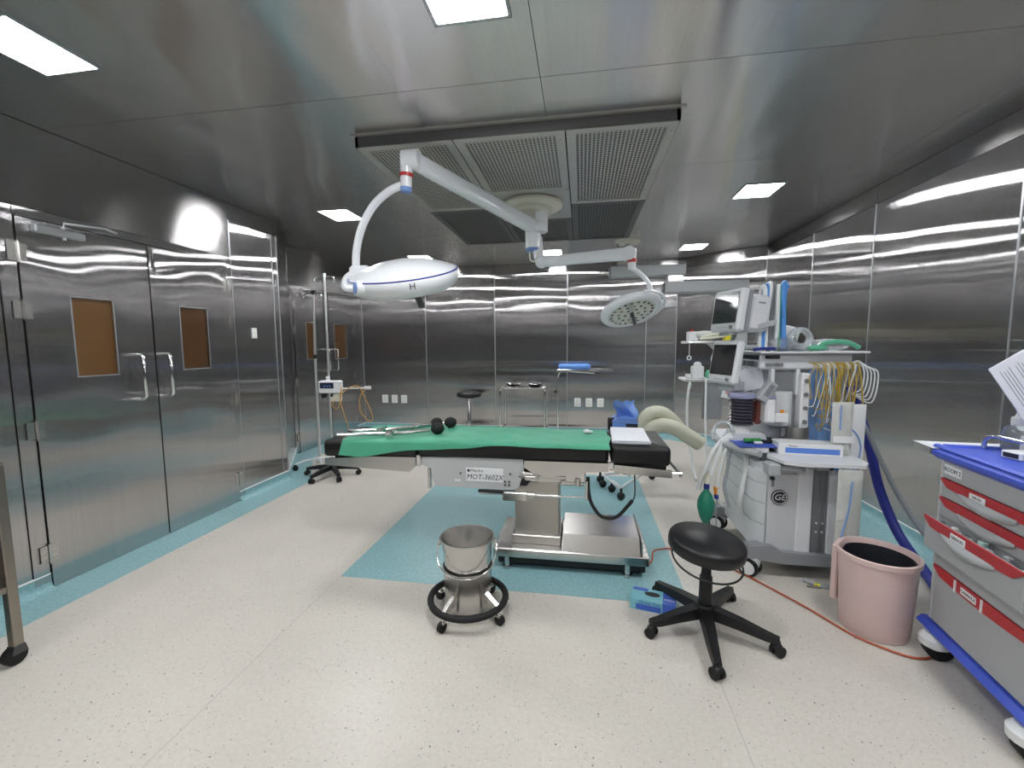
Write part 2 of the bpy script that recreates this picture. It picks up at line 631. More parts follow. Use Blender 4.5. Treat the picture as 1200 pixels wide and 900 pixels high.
skirting('baseboard_left_recess', [(wd, SD(YB), SD(FD_B))])

wb = wall('wall_back', (1.44, YB), (XD, YB))
def SB(x):
    return 1.44 - x
xs = [1.44, 0.985, -0.235, -1.42, -2.61, XD]
for x1, x0 in zip(xs, xs[1:]):
    panel(wb, SB(x1), SB(x0), 0.02, ZT)
    panel(wb, SB(x1), SB(x0), ZT, ZC, m='steel_frieze', name='frieze', t1=0.004)
joints(wb, [SB(x) for x in xs[1:-1]] + [0.006, 1.44 - XD - 0.008], ZB, ZT)
skirting('baseboard_back', [(wb, 0, 1.44 - XD)])
wc = wall('wall_right_splay', (XR, 6.25), (1.44, YB))
_ln = math.hypot(XR - 1.44, YB - 6.25)
panel(wc, 0, _ln, 0.02, ZT)
panel(wc, 0, _ln, ZT, ZC, m='steel_frieze', name='frieze', t1=0.004)
skirting('baseboard_right_splay', [(wc, 0, _ln)])
wr = wall('wall_right', (XR, YF), (XR, 6.25))
def SR(y):
    return y - YF
ys = [6.25, 5.09, 4.117, 2.88, 1.66, 0.44, -0.78, YF]
for y1, y0 in zip(ys, ys[1:]):
    panel(wr, SR(y0), SR(y1), 0.02, ZT)
    panel(wr, SR(y0), SR(y1), ZT, ZC, m='steel_frieze', name='frieze', t1=0.004)
joints(wr, [SR(y) for y in ys[:-1]], ZB, ZT)
skirting('baseboard_right', [(wr, 0, 6.25 - YF)])
wf = wall('wall_front', (XL, YF), (XR, YF))
for k in range(5):
    w5 = (XR - XL) / 5
    panel(wf, k * w5, (k + 1) * w5, 0.02, ZC)
skirting('baseboard_front', [(wf, 0, XR - XL)])

# --- ceiling sheets
cl = struct(MB().bb((-4.6, YF - .3, ZC + 0.006), (3.2, YB + .6, ZC + 0.12)).build('ceiling', 'dark_gap'))
cx = [-3.9, -2.82, -0.21, 2.13, 2.6]
cy = [YF - .2, -0.2, 1.0, 2.205, 3.405, 4.65, 5.85, YB + .2]
for i in range(len(cx) - 1):
    for j in range(len(cy) - 1):
        MB().bb((cx[i] + .0015, cy[j] + .0015, ZC), (cx[i + 1] - .0015, cy[j + 1] - .0015, ZC + 0.008)).build('panel', 'steel_ceiling', cl)

# --- ceiling light panels
def led(x, y, lab):
    t = thing('ceiling_light', lab, 'light', (x, y, ZC), 0, 'recessed ceiling light panels')
    w, d = 0.285, 0.325
    fm = MB()
    for s_ in (-1, 1):
        fm.box((s_ * (w / 2 + .008), 0, -0.004), (0.016, d + .032, 0.008), 0.002)
        fm.box((0, s_ * (d / 2 + .008), -0.004), (w, 0.016, 0.008), 0.002)
    fm.build('frame', 'aluminium', t)
    MB().box((0, 0, -0.002), (w, d, 0.004)).build('diffuser', 'led_panel', t)
    return t
LX = (-2.36, -0.44, 1.46)
row_names = {1.62: 'nearest the camera', 4.07: 'beside the air diffuser', 6.22: 'nearest the back wall', -0.7: 'behind the camera'}
side_names = {0: 'on the left', 1: 'in the middle', 2: 'on the right'}
for yy in (-0.7, 1.62, 4.07, 6.22):
    for k, xx in enumerate(LX):
        if yy == 4.07 and k == 1:
            continue
        led(xx, yy, 'glowing square ceiling light panel %s of the row %s' % (side_names[k], row_names[yy]))

# ================================================================== DOORS
mat('hinge_steel', '#a9a7a3', 0.35, 1.0)
def door_leaf(name, w, s0, s1, win, handle_s, hinge_s, hinge_z, pane, closer=False, bolt=None):
    a, d, n = Vector(w['a']), Vector(w['d']), Vector(w['n'])
    R = Matrix(((d.x, n.x, 0), (d.y, n.y, 0), (0, 0, 1)))
    def P(s_, t, z):
        return a + d * s_ + n * t + Vector((0, 0, z))
    def bx(m, s0, s1, t0, t1, z0, z1, bev=0.0):
        return m.box(P((s0 + s1) / 2, (t0 + t1) / 2, (z0 + z1) / 2), (abs(s1 - s0), t1 - t0, z1 - z0), bev, rot=R)
    g = 0.005
    s0 += g; s1 -= g
    w0, w1, wz0, wz1 = win
    m = MB()
    t0, t1, z0, z1 = 0.001, 0.018, 0.004, DOOR_H
    bx(m, s0, s1, t0, t1, z0, wz0); bx(m, s0, s1, t0, t1, wz1, z1)
    bx(m, s0, w0, t0, t1, wz0, wz1); bx(m, w1, s1, t0, t1, wz0, wz1)
    o = struct(m.build(name, 'steel_door'))
    bx(MB(), w0, w1, 0.001, 0.006, wz0, wz1).build('window_pane', pane, o)
    fm = MB()
    for q in (wz0, wz1):
        bx(fm, w0 - .004, w1 + .004, 0.012, 0.021, q - .004, q + .004)
    for q in (w0, w1):
        bx(fm, q - .004, q + .004, 0.012, 0.021, wz0, wz1)
    fm.build('window_frame', 'aluminium', o)
    zz = (1.075, 1.395)
    pts = [P(handle_s, t1, zz[0]), P(handle_s, 0.065, zz[0]), P(handle_s, 0.085, zz[0] + .02), P(handle_s, 0.085, zz[1] - .02), P(handle_s, 0.065, zz[1]), P(handle_s, t1, zz[1])]
    MB().tube(pts, 0.0115, 10).build('handle', 'chrome', o, ang=60)
    for z in hinge_z:
        h = MB()
        bx(h, hinge_s - .044, hinge_s - .007, 0.018, 0.0205, z - .05, z + .05, 0.0005)
        bx(h, hinge_s + .007, hinge_s + .044, 0.018, 0.0205, z - .05, z + .05, 0.0005)
        h.cyl(P(hinge_s, 0.022, z - .06), P(hinge_s, 0.022, z + .06), 0.008, n=8)
        for sg in (-1, 1):
            for q in (-.035, 0, .035):
                for r_ in (.018, .035):
                    h.cyl(P(hinge_s + sg * r_, 0.019, z + q), P(hinge_s + sg * r_, 0.0225, z + q), 0.0045, n=6)
        h.build('hinge', 'steel', o)
    if closer:
        c = MB()
        bx(c, closer[0], closer[1], 0.018, 0.062, 2.115, 2.165, 0.008)
        co = c.build('closer', 'aluminium', o)
        ms = closer[0] + .42 * (closer[1] - closer[0])
        q = MB().tube([P(ms, .05, 2.17), P(ms, .05, 2.20), P(ms - .16, .14, 2.205), P(ms - .30, .055, 2.215)], 0.008, 6)
        q.cyl(P(ms, .04, 2.10), P(ms, .04, 2.18), 0.012, n=8)
        q.build('closer_arm', 'aluminium', co)
    if bolt is not None:
        b = MB().cyl(P(bolt, .024, 1.99), P(bolt, .024, 2.18), 0.006, n=8)
        bx(b, bolt - .014, bolt + .014, .018, .03, 1.98, 2.02, .002)
        b.cyl(P(bolt + .0, .03, 2.0), P(bolt - .03, .045, 1.985), 0.005, n=6)
        b.build('slide_bolt', 'chrome', o)
    return o
HZ = (1.99, 1.665, 0.965, 0.215)
door_leaf('door_1', wl, SL(DOOR_M), SL(DOOR_A), (SL(2.497), SL(2.25), 1.262, 1.765), SL(2.615), SL(DOOR_A), HZ, 'brown_pane', closer=(SL(2.34), SL(2.08)))
door_leaf('door_2', wl, SL(DOOR_B), SL(DOOR_M), (SL(3.245), SL(2.99), 1.266, 1.768), SL(2.822), SL(DOOR_B), HZ, 'brown_pane_dark', bolt=SL(2.80))
door_leaf('door_3', wd, SD(FD_M), SD(FD_A), (SD(5.665), SD(5.45), 1.262, 1.772), SD(5.885), SD(FD_A), HZ, 'brown_pane_dark', closer=(SD(5.62), SD(5.36)))
door_leaf('door_4', wd, SD(FD_B), SD(FD_M), (SD(6.47), SD(6.135), 1.245, 1.775), SD(6.10), SD(FD_B), HZ, 'brown_pane_dark', bolt=SD(6.03))

def plate(name, label, pos, nrm, w, h, cat='outlet', group=None, slots=2):
    n = Vector(nrm); d = Vector((-n.y, n.x, 0))
    R = Matrix(((d.x, n.x, 0), (d.y, n.y, 0), (0, 0, 1)))
    t = thing(name, label, cat, pos, 0, group)
    MB().box(n * .004, (w, .008, h), .002, rot=R).build('face_plate', 'white_plastic', t)
    for k in range(slots):
        z = (k - (slots - 1) / 2) * h * .36
        MB().box(n * .0085 + Vector((0, 0, z)), (w * .42, .003, h * .2), .001, rot=R).build('socket', 'ivory', t)
    return t
plate('wall_switch', 'white switch plate on the steel pier right of the near double doors', (XL + .006, 3.782, 1.575), (1, 0, 0), .062, .10, 'switch', slots=3)
for k, x in enumerate((-3.385, -3.21, -3.035)):
    plate('wall_outlet', 'white wall outlet, %s of the trio left of the far stool' % ('leftmost', 'middle one', 'rightmost')[k], (x, YB - .006, .518), (0, -1, 0), .105, .14, group='wall outlets along the back wall')
for k, x in enumerate((-0.065, 0.118, 0.30)):
    plate('wall_outlet', 'white wall outlet, %s of the trio under the blue wrapped tray' % ('leftmost', 'middle one', 'rightmost')[k], (x, YB - .006, .505), (0, -1, 0), .105, .14, group='wall outlets along the back wall')

# ================================================================== CEILING AIR DIFFUSER
mat('diffuser_steel', '#c4c3bf', 0.35, 0.65, var=0.12, vscale=4)
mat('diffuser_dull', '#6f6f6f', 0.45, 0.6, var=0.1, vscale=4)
mat('plenum', '#3a3a3b', 0.6)
mat('diffuser_side', '#77777a', 0.4, 1.0)
GX = (-1.395, -0.775, -0.105, 0.525); GY = (2.60, 3.92, 5.26); GZ = 2.668
ad = thing('air_diffuser', 'large hanging air supply diffuser of perforated steel panels above the operating table', 'air vent', ((GX[0] + GX[3]) / 2, (GY[0] + GY[2]) / 2, ZC))
ox, oy, oz = ad.location
def adp(mb, name, m, parent=None):
    mb.v = [(v[0] - ox, v[1] - oy, v[2] - oz) for v in mb.v]
    return mb.build(name, m, parent or ad)
sd = MB()
sd.bb((GX[0], GY[0], GZ), (GX[3], GY[0] + .02, ZC)); sd.bb((GX[0], GY[2] - .02, GZ), (GX[3], GY[2], ZC))
sd.bb((GX[0], GY[0], GZ), (GX[0] + .02, GY[2], ZC)); sd.bb((GX[3] - .02, GY[0], GZ), (GX[3], GY[2], ZC))
adp(sd, 'side_rail', 'diffuser_side')
lip = MB()
lip.bb((GX[0] - .025, GY[0] - .025, ZC - .006), (GX[3] + .025, GY[2] + .025, ZC - .0005))
adp(lip, 'ceiling_lip', 'diffuser_steel')
adp(MB().bb((GX[0] + .02, GY[0] + .02, GZ + .035), (GX[3] - .02, GY[2] - .02, GZ + .04)), 'plenum_plate', 'plenum')
def perf(x0, x1, y0, y1, pitch, m='diffuser_steel'):
    g = .004
    x0 += g; x1 -= g; y0 += g; y1 -= g
    b = .052
    fr = MB()
    for lo, hi in (((x0, y0), (x0 + b, y1)), ((x1 - b, y0), (x1, y1)), ((x0 + b, y0), (x1 - b, y0 + b)), ((x0 + b, y1 - b), (x1 - b, y1))):
        fr.bb(lo + (GZ - .004,), hi + (GZ + .012,), .001)
    for sx in (x0 + b / 2, x1 - b / 2):
        for sy in (y0 + .1, (y0 + y1) / 2, y1 - .1):
            fr.cyl((sx, sy, GZ - .007), (sx, sy, GZ - .002), .006, n=6)
    f = adp(fr, 'diffuser_frame', m)
    nx = int((x1 - x0 - 2 * b) / pitch); ny = int((y1 - y0 - 2 * b) / pitch)
    px_, py_ = (x1 - x0 - 2 * b) / nx, (y1 - y0 - 2 * b) / ny
    sh = MB()
    z = GZ + .002
    h = .30
    for i in range(nx):
        for j in range(ny):
            X, Y = x0 + b + i * px_, y0 + b + j * py_
            A = [(X, Y, z), (X + px_, Y, z), (X + px_, Y + py_, z), (X, Y + py_, z)]
            cxx, cyy = X + px_ / 2, Y + py_ / 2
            B = [(cxx - h * px_, cyy - h * py_, z), (cxx + h * px_, cyy - h * py_, z), (cxx + h * px_, cyy + h * py_, z), (cxx - h * px_, cyy + h * py_, z)]
            sh.add(A + B, [(0, 4, 5, 1), (1, 5, 6, 2), (2, 6, 7, 3), (3, 7, 4, 0)])
    q = adp(sh, 'perforated_sheet', m, f)
    q['kind'] = 'stuff'
perf(GX[0], GX[1], GY[0], GY[1], .024)
perf(GX[1], GX[2], GY[0], 3.56, .024)
perf(GX[2], GX[3], GY[0], GY[1], .024)
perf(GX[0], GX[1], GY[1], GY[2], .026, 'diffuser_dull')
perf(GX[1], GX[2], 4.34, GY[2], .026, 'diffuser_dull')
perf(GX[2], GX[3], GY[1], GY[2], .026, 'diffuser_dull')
adp(MB().bb((GX[1] + .004, 3.565, GZ - .003), (GX[2] - .004, 4.335, GZ + .01), .001), 'mounting_plate', 'diffuser_steel')

# ================================================================== SURGICAL LIGHT
FX, FY = -0.44, 3.86
sl = thing('surgical_light', 'white twin-head surgical light hanging from the ceiling over the operating table', 'surgical light', (FX, FY, GZ - .009))
def L_(p):
    return (p[0] - FX, p[1] - FY, p[2] - (GZ - .009))
def loc(mb):
    mb.v = [L_(v) for v in mb.v]
    return mb
fm = MB().lathe([(0.265, 0), (0.265, -.022), (0.245, -.034), (0.18, -.038), (0.17, -.075), (.0001, -.078)][::-1], (FX, FY, GZ - .009), 36)
loc(fm).build('ceiling_flange', 'ivory', sl)
cb = MB().cyl((FX + .085, FY - .02, GZ - .07), (FX + .085, FY - .02, 2.42), .055, n=20)
loc(cb).build('drop_column', 'white_paint', sl)
H1 = Vector((-1.075, 2.55, 1.865))
E1 = Vector((-1.015, 2.56, 2.525))
HB = Vector((FX + .015, 3.84, 2.465))
def slab(p0, p1, w0, h0, w1, h1, n=10):
    """arm with a rounded-rectangle section, from p0 to p1"""
    p0, p1 = Vector(p0), Vector(p1)
    d = (p1 - p0).normalized(); u = d.cross(Vector((0, 0, 1))).normalized(); v = u.cross(d)
    m = MB(); vs = []
    N_ = 16
    for t, w, h in ((0, w0, h0), (1, w1, h1)):
        for k in range(N_):
            a = 2 * PI * k / N_
            c, s_ = math.cos(a), math.sin(a)
            e = .45
            vs.append(p0.lerp(p1, t) + u * (w / 2 * math.copysign(abs(c) ** e, c)) + v * (h / 2 * math.copysign(abs(s_) ** e, s_)))
    fs = [(k, (k + 1) % N_, N_ + (k + 1) % N_, N_ + k) for k in range(N_)]
    fs += [tuple(range(N_))[::-1], tuple(range(N_, 2 * N_))]
    return m.add(vs, fs)
# upper hub and spring arm reaching forward to the big head
hub = MB().cyl((HB.x + .0, HB.y + .06, HB.z - .055), (HB.x, HB.y + .06, HB.z + .05), .062, n=20)
hub.cyl((HB.x - .055, HB.y, HB.z), (HB.x + .06, HB.y, HB.z), .062, n=20)
hub.cyl((HB.x - .005, HB.y + .01, 2.285), (HB.x - .005, HB.y + .01, HB.z - .03), .068, n=18)
hub.bb((HB.x, HB.y + .0, HB.z - .05), (FX + .12, HB.y + .06, HB.z + .03), .01)
loc(hub).build('swivel_hub', 'white_paint', sl)
loc(MB().lathe([(.0001, 2.262), (.064, 2.265), (.067, 2.29), (.06, 2.295)], (HB.x - .005, HB.y + .01, 0), 18)).build('hub_cap', 'blue_cap', sl)
a1 = slab(HB, E1 + Vector((.0, 0, .03)), .085, .115, .075, .095)
a1.cyl(E1 + Vector((-.05, 0, .03)), E1 + Vector((.05, 0, .03)), .056, n=18)
loc(a1).build('spring_arm', 'white_paint', sl)
dp = MB().cyl(E1 + Vector((-.03, 0, .06)), E1 + Vector((-.04, 0, -.13)), .040, .034, n=18)
dj = loc(dp).build('drop_joint', 'white_paint', sl)
loc(MB().cyl(E1 + Vector((-.035, 0, -.05)), E1 + Vector((-.036, 0, -.07)), .0405, n=18)).build('red_band', 'red_band', dj)
loc(MB().cyl(E1 + Vector((-.04, 0, -.13)), E1 + Vector((-.041, 0, -.155)), .034, .031, n=18)).build('end_cap', 'blue_cap', dj)
ya = E1 + Vector((-.04, 0, -.11))
arc = spl([ya, ya + Vector((-.10, 0, -.03)), ya + Vector((-.21, 0, -.11)), ya + Vector((-.29, 0, -.23)), ya + Vector((-.335, 0, -.37)), ya + Vector((-.345, 0, -.50))], 7)
loc(MB().tube(arc, .0235, 12)).build('yoke', 'white_paint', sl, ang=60)
# big head, tipped so that its domed back faces the camera
R1 = Matrix.Rotation(math.radians(-1.5), 3, 'Y') @ Matrix.Rotation(math.radians(19), 3, 'X')
prof = [(.0001, -.088), (.20, -.088), (.28, -.078), (.315, -.055), (.333, -.015), (.332, .022), (.322, .030), (.30, .042), (.24, .066), (.15, .092), (.06, .104), (.0001, .106)]
hd = MB().lathe(prof, H1, 48, rot=R1)
head1 = loc(hd).build('lamp_head', 'white_paint', sl, ang=50)
ring = [H1 + R1 @ Vector((.3265 * math.cos(2 * PI * k / 48), .3265 * math.sin(2 * PI * k / 48), .026)) for k in range(48)]
loc(MB().tube(ring, .0055, 6, closed=True)).build('blue_trim', 'navy_line', head1, ang=60)
loc(MB().cyl(H1 + R1 @ Vector((.03, .05, -.085)), H1 + R1 @ Vector((.055, .06, -.20)), .021, .024, n=14)).build('sterile_handle', 'grey_dark', head1)

pv = ya + Vector((-.345, 0, -.51))
bk = MB().box(pv + Vector((.03, .0, .0)), (.13, .07, .075), .015)
loc(bk).build('yoke_bracket', 'white_paint', sl)
yk = spl([pv + Vector((.0, -.03, -.01)), pv + Vector((.0, -.11, -.05)), pv + Vector((.03, -.19, -.105)), pv + Vector((.09, -.26, -.135)), pv + Vector((.19, -.27, -.14))], 6)
loc(MB().tube(yk, .021, 10)).build('grip_bar', 'white_paint', sl, ang=60)
kb = pv + Vector((.19, -.27, -.14))
kn = loc(MB().cyl(kb + Vector((-.03, -.035, 0)), kb + Vector((.06, .05, 0)), .040, n=20)).build('pivot', 'white_paint', sl)
loc(MB().cyl(kb + Vector((-.034, -.039, 0)), kb + Vector((-.028, -.033, 0)), .032, n=20)).build('pivot_cap', 'blue_cap', kn)
# maker's mark on the rim
ang = math.radians(-58)
def rim_pt(a, z, r=.3345):
    return H1 + R1 @ Vector((r * math.cos(a), r * math.sin(a), z))
def rim_text(txt, size, a, m, nm):
    o = rim_pt(a, -.006, .337)
    x = R1 @ Vector((-math.sin(a), math.cos(a), 0)); y_ = R1 @ Vector((.06 * math.cos(a), .06 * math.sin(a), 1))
    return text_mesh(nm, txt, size, m, head1, Matrix.Translation(-Vector((FX, FY, GZ - .009))) @ frame(o, x, y_))
mat('mark', '#3a2f4a', 0.5)
rim_text('H', .05, math.radians(-62), 'mark', 'emblem')
# lower arm and small head
HB2 = Vector((FX + .085, 3.84, 2.165)); E2 = Vector((0.385, 3.88, 2.215))
lk = MB().tube([HB + Vector((.03, .03, -.09)), HB2 + Vector((-.02, 0, .03))], [.045, .045], 14)
lk.ell(HB2, (.055, .055, .055))
loc(lk).build('lower_link', 'white_paint', sl)
a2 = slab(HB2, E2, .07, .085, .075, .105)
a2.cyl(E2 + Vector((0, -.045, 0)), E2 + Vector((0, .045, 0)), .058, n=18)
loc(a2).build('spring_arm', 'white_paint', sl)
loc(MB().tube(spl([HB + Vector((-.03, -.04, -.22)), HB + Vector((-.02, -.06, -.29)), HB + Vector((.02, -.06, -.30)), HB + Vector((.045, -.04, -.22))], 5), .006, 6)).build('cable_loop', 'ivory', sl, ang=60)
d2 = loc(MB().cyl(E2 + Vector((.03, 0, .04)), E2 + Vector((.03, 0, -.13)), .036, .032, n=16)).build('drop_joint', 'white_paint', sl)
loc(MB().cyl(E2 + Vector((.03, 0, -.045)), E2 + Vector((.03, 0, -.075)), .0375, n=16)).build('red_band', 'red_band', d2)
H2 = Vector((0.412, 3.86, 1.735))
R2 = Matrix.Rotation(math.radians(-14), 3, 'Y') @ Matrix.Rotation(math.radians(-24), 3, 'X')
pe = H2 + R2 @ Vector((.255, .02, .035))
yk = spl([E2 + Vector((.03, 0, -.12)), E2 + Vector((.09, 0, -.16)), E2 + Vector((.17, 0, -.25)), E2 + Vector((.215, 0, -.37)), pe], 6)
loc(MB().tube(yk, .019, 10)).build('yoke', 'white_paint', sl, ang=60)
prof = [(.0001, -.028), (.205, -.028), (.21, -.034), (.245, -.030), (.262, -.008), (.258, .018), (.225, .04), (.12, .055), (.0001, .058)]
head2 = loc(MB().lathe(prof, H2, 40, rot=R2)).build('lamp_head', 'white_paint', sl, ang=50)
yb = MB()
for k in range(13):
    pass
hr = [H2 + R2 @ Vector((.285 * math.cos(a), .285 * math.sin(a), .0)) for a in [math.radians(-70 + 11 * i) for i in range(14)]]
loc(yb.tube(hr, .014, 8)).build('grip_bar', 'white_paint', head2, ang=60)
mat('lens_cream', '#cfd2cc', 0.25, coat=0.5)
mat('lens_dark', '#33373c', 0.2, coat=0.5)
loc(MB().lathe([(.0001, -.031), (.198, -.031), (.2, -.027)], H2, 36, rot=R2)).build('lens_plate', 'lens_cream', head2)
for rr, nn, ph in ((.175, 20, 0), (.115, 12, .2), (.06, 5, .4)):
    for k in range(nn):
        a = 2 * PI * k / nn + ph
        p = H2 + R2 @ Vector((rr * math.cos(a), rr * math.sin(a), -.031))
        q = H2 + R2 @ Vector((rr * math.cos(a), rr * math.sin(a), -.034))
        loc(MB().cyl(p, q, .0125, n=8)).build('led_lens', 'lens_dark', head2)
loc(MB().cyl(H2 + R2 @ Vector((0, 0, -.03)), H2 + R2 @ Vector((0, 0, -.14)), .018, .015, n=12)).build('sterile_handle', 'grey_dark', head2)

# ================================================================== CEILING PENDANT
PX, PY = 0.555, 5.72
pd = thing('ceiling_pendant', 'grey two-arm ceiling service pendant with shelves behind the anesthesia monitors', 'pendant', (PX, PY, ZC))
def pl(mb):
    mb.v = [(v[0] - PX, v[1] - PY, v[2] - ZC) for v in mb.v]
    return mb
mat('pendant_grey', '#b3b6b8', 0.42)
mat('pendant_dark', '#5c5f62', 0.5)
pl(MB().lathe([(.0001, ZC - .035), (.14, ZC - .035), (.16, ZC - .015), (.16, ZC)], (PX, PY, 0), 28)).build('ceiling_flange', 'ivory', pd)
pl(MB().cyl((PX, PY, 2.42), (PX, PY, ZC - .03), .035, n=14)).build('drop_tube', 'chrome', pd)
pl(MB().cyl((PX - .12, PY - .06, 2.41), (PX - .12, PY - .06, 2.71), .012, n=8)).build('gas_pipe', 'chrome', pd)
pl(MB().box((PX - .0, PY, 2.455), (.24, .15, .08), .01)).build('bearing_block', 'steel', pd)
pl(MB().bb((.345, PY - .09, 2.285), (1.25, PY + .09, 2.415), .012)).build('upper_arm', 'pendant_grey', pd)
pl(MB().bb((.335, PY - .085, 2.29), (.347, PY + .085, 2.41), .003)).build('arm_end_cover', 'pendant_dark', pd)
pl(MB().box((1.13, PY, 2.245), (.19, .15, .09), .006)).build('joint_block', 'steel', pd)
pl(MB().bb((1.0, PY - .10, 2.075), (1.97, PY + .08, 2.205), .012)).build('lower_arm', 'pendant_grey', pd)
pl(MB().bb((.99, PY - .095, 2.08), (1.002, PY + .075, 2.20), .003)).build('arm_end_cover', 'pendant_dark', pd)
pl(MB().bb((1.72, PY - .18, .92), (1.95, PY + .02, 2.08), .015)).build('service_column', 'pendant_grey', pd)
for z, x0, nm in ((1.475, 1.22, 'upper'), (1.03, 1.20, 'lower')):
    m = MB().bb((x0, PY - .42, z - .03), (1.74, PY - .04, z), .006)
    so = pl(m).build('shelf', 'white_plastic', pd)
    r_ = MB()
    r_.tube([(x0, PY - .435, z - .015), (1.74, PY - .435, z - .015)], .010, 8)
    pl(r_).build('shelf_rail', 'steel', so)
    pl(MB().prism([(1.73, z - .03), (1.50, z - .03), (1.73, z - .25)][::-1], PY - .15, PY - .12, 'y')).build('shelf_bracket', 'white_plastic', so)
hk = pl(MB().tube([(1.23, PY - .44, 1.45), (1.23, PY - .44, 1.30)], .004, 6)).build('hook_cord', 'white_plastic', pd)
pl(MB().tube([(1.23 + .022 * math.cos(a), PY - .44, 1.28 + .022 * math.sin(a)) for a in [2 * PI * k / 14 for k in range(14)]], .007, 6, closed=True)).build('ring', 'white_plastic', hk)

# ================================================================== OPERATING TABLE
mat('pad_black', '#0a0a0c', 0.42, bump=0.0004, bscale=260)
mat('drape_green', '#4fa888', 0.55, bump=0.010, bscale=11, var=0.10, vscale=5)
mat('label_white', '#e3e4e6', 0.4)
mat('ink', '#23242a', 0.6)
TX, TY = -0.07, 2.87
ot = thing('operating_table', 'black padded operating table on a steel column and base in the room centre', 'operating table', (TX, TY, 0))
def tl(mb):
    mb.v = [(v[0] - TX, v[1] - TY, v[2]) for v in mb.v]
    return mb
tl(MB().bb((-.555, 2.62, .085), (.42, 3.13, .145), .006)).build('base_plate', 'steel', ot)
tl(MB().bb((-.53, 2.66, .03), (.40, 3.10, .085))).build('shadow_skirt', 'black', ot)  # black inset block: caster skirts, with the shadow under the base painted in
for x, y in ((.29, 2.65), (-.47, 2.65), (.29, 3.08), (-.47, 3.08)):
    f = MB().cyl((x, y, .018), (x, y, .085), .018, n=12)
    f.cyl((x, y, .0), (x, y, .018), .026, n=12)
    tl(f).build('foot', 'steel', ot)
for x, y in ((.36, 2.72), (-.42, 2.72), (.36, 3.04), (-.42, 3.04)):
    tl(MB().cyl((x - .015, y, .032), (x + .015, y, .032), .032, n=14)).build('caster', 'rubber', ot)
hp = MB().prism([(2.63, .145), (2.70, .232), (3.04, .238), (3.10, .145)], -.11, .365, 'x')
tl(hp).build('base_hump', 'steel', ot)
tl(MB().bb((.372, 2.64, .145), (.382, 3.10, .235), .002)).build('hump_fin', 'steel', ot)
tl(MB().bb((-.445, 2.70, .145), (-.125, 3.03, .205), .004)).build('column_shroud', 'steel_satin', ot)
tl(MB().bb((-.43, 2.735, .20), (-.14, 3.0, .555), .004)).build('column', 'steel_satin', ot)
# tabletop carriage
cm = MB()
cm.bb((-.40, 2.76, .53), (.02, 3.02, .63), .006)
cm.cyl((-.40, 2.74, .60), (-.05, 2.74, .60), .034, n=14)
cm.bb((-.30, 2.71, .555), (-.12, 2.76, .61), .01)
cm.bb((-.10, 2.70, .57), (.03, 2.78, .66), .006)
cm.cyl((-.02, 2.70, .555), (-.02, 2.70, .60), .02, n=10)
cm.bb((-.36, 2.70, .57), (-.27, 2.74, .60), .004)
tl(cm).build('tilt_carriage', 'steel', ot)
tl(MB().prism([(-.42, .53), (-.33, .615), (-.28, .615), (-.35, .53)], 2.715, 2.73, 'y')).build('link_plate', 'black', ot)
ln = MB()
ln.bb((-.665, 2.70, .462), (-.50, 2.75, .487), .008)
ln.bb((-.51, 2.70, .428), (-.345, 2.80, .487), .006)
ln.cyl((-.345, 2.73, .462), (-.30, 2.73, .462), .026, n=14)
ln.cyl((-.30, 2.73, .462), (.035, 2.73, .468), .007, n=8)
ln.bb((.028, 2.71, .455), (.045, 2.75, .58), .003)
tl(ln).build('control_rod', 'steel', ot)
tl(MB().bb((-.67, 2.695, .478), (-.50, 2.72, .494), .003)).build('rod_cover', 'black', ot)
gp = [(-1.072, .699), (-1.071, .653), (-.994, .621), (-.991, .562), (-.966, .504), (-.499, .5), (-.43, .502), (-.397, .522), (-.366, .646), (-.372, .713)]
gb = tl(MB().prism(gp, 2.71, 2.735, 'y')).build('side_cover', 'grey_paint_lt', ot)
tl(MB().prism(gp, 3.165, 3.19, 'y')).build('side_cover', 'grey_paint_lt', ot)
tl(MB().bb((-.96, 2.76, .52), (-.42, 3.15, .64), .01)).build('gear_housing', 'steel_satin', ot)
tl(MB().bb((-1.02, 2.706, .485), (-1.0, 2.74, .62), .003)).build('cover_post', 'steel', ot)
for x, z in ((-.79, .60), (-.455, .607), (-.49, .555), (-.462, .555), (-.49, .532), (-.462, .532)):
    tl(MB().cyl((x, 2.702, z), (x, 2.712, z), .007, n=8)).build('screw', 'grey_dark', gb)
lp = tl(MB().bb((-.752, 2.7065, .548), (-.502, 2.7105, .639), .001)).build('name_plate', 'label_white', ot)
def ttext(nm, body, size, x, z, sh=0.0, sx=1.0, y=2.7062):
    return text_mesh(nm, body, size, 'ink', lp, frame((x - TX, y - TY, z), (1, 0, 0), (0, 0, 1)), shear=sh, sx=sx)
ttext('model_number', 'MOT-3602X', .048, -.627, .578, 0.22, .98)
ttext('maker_name', 'Mizuho', .026, -.68, .621, 0.1, 1.15)
tl(MB().box((-.735, 2.7058, .621), (.016, .001, .018))).build('maker_emblem', 'ink', lp)
tl(MB().bb((-.83, 2.7065, .545), (-.79, 2.7105, .556))).build('sticker', 'label_white', gb)
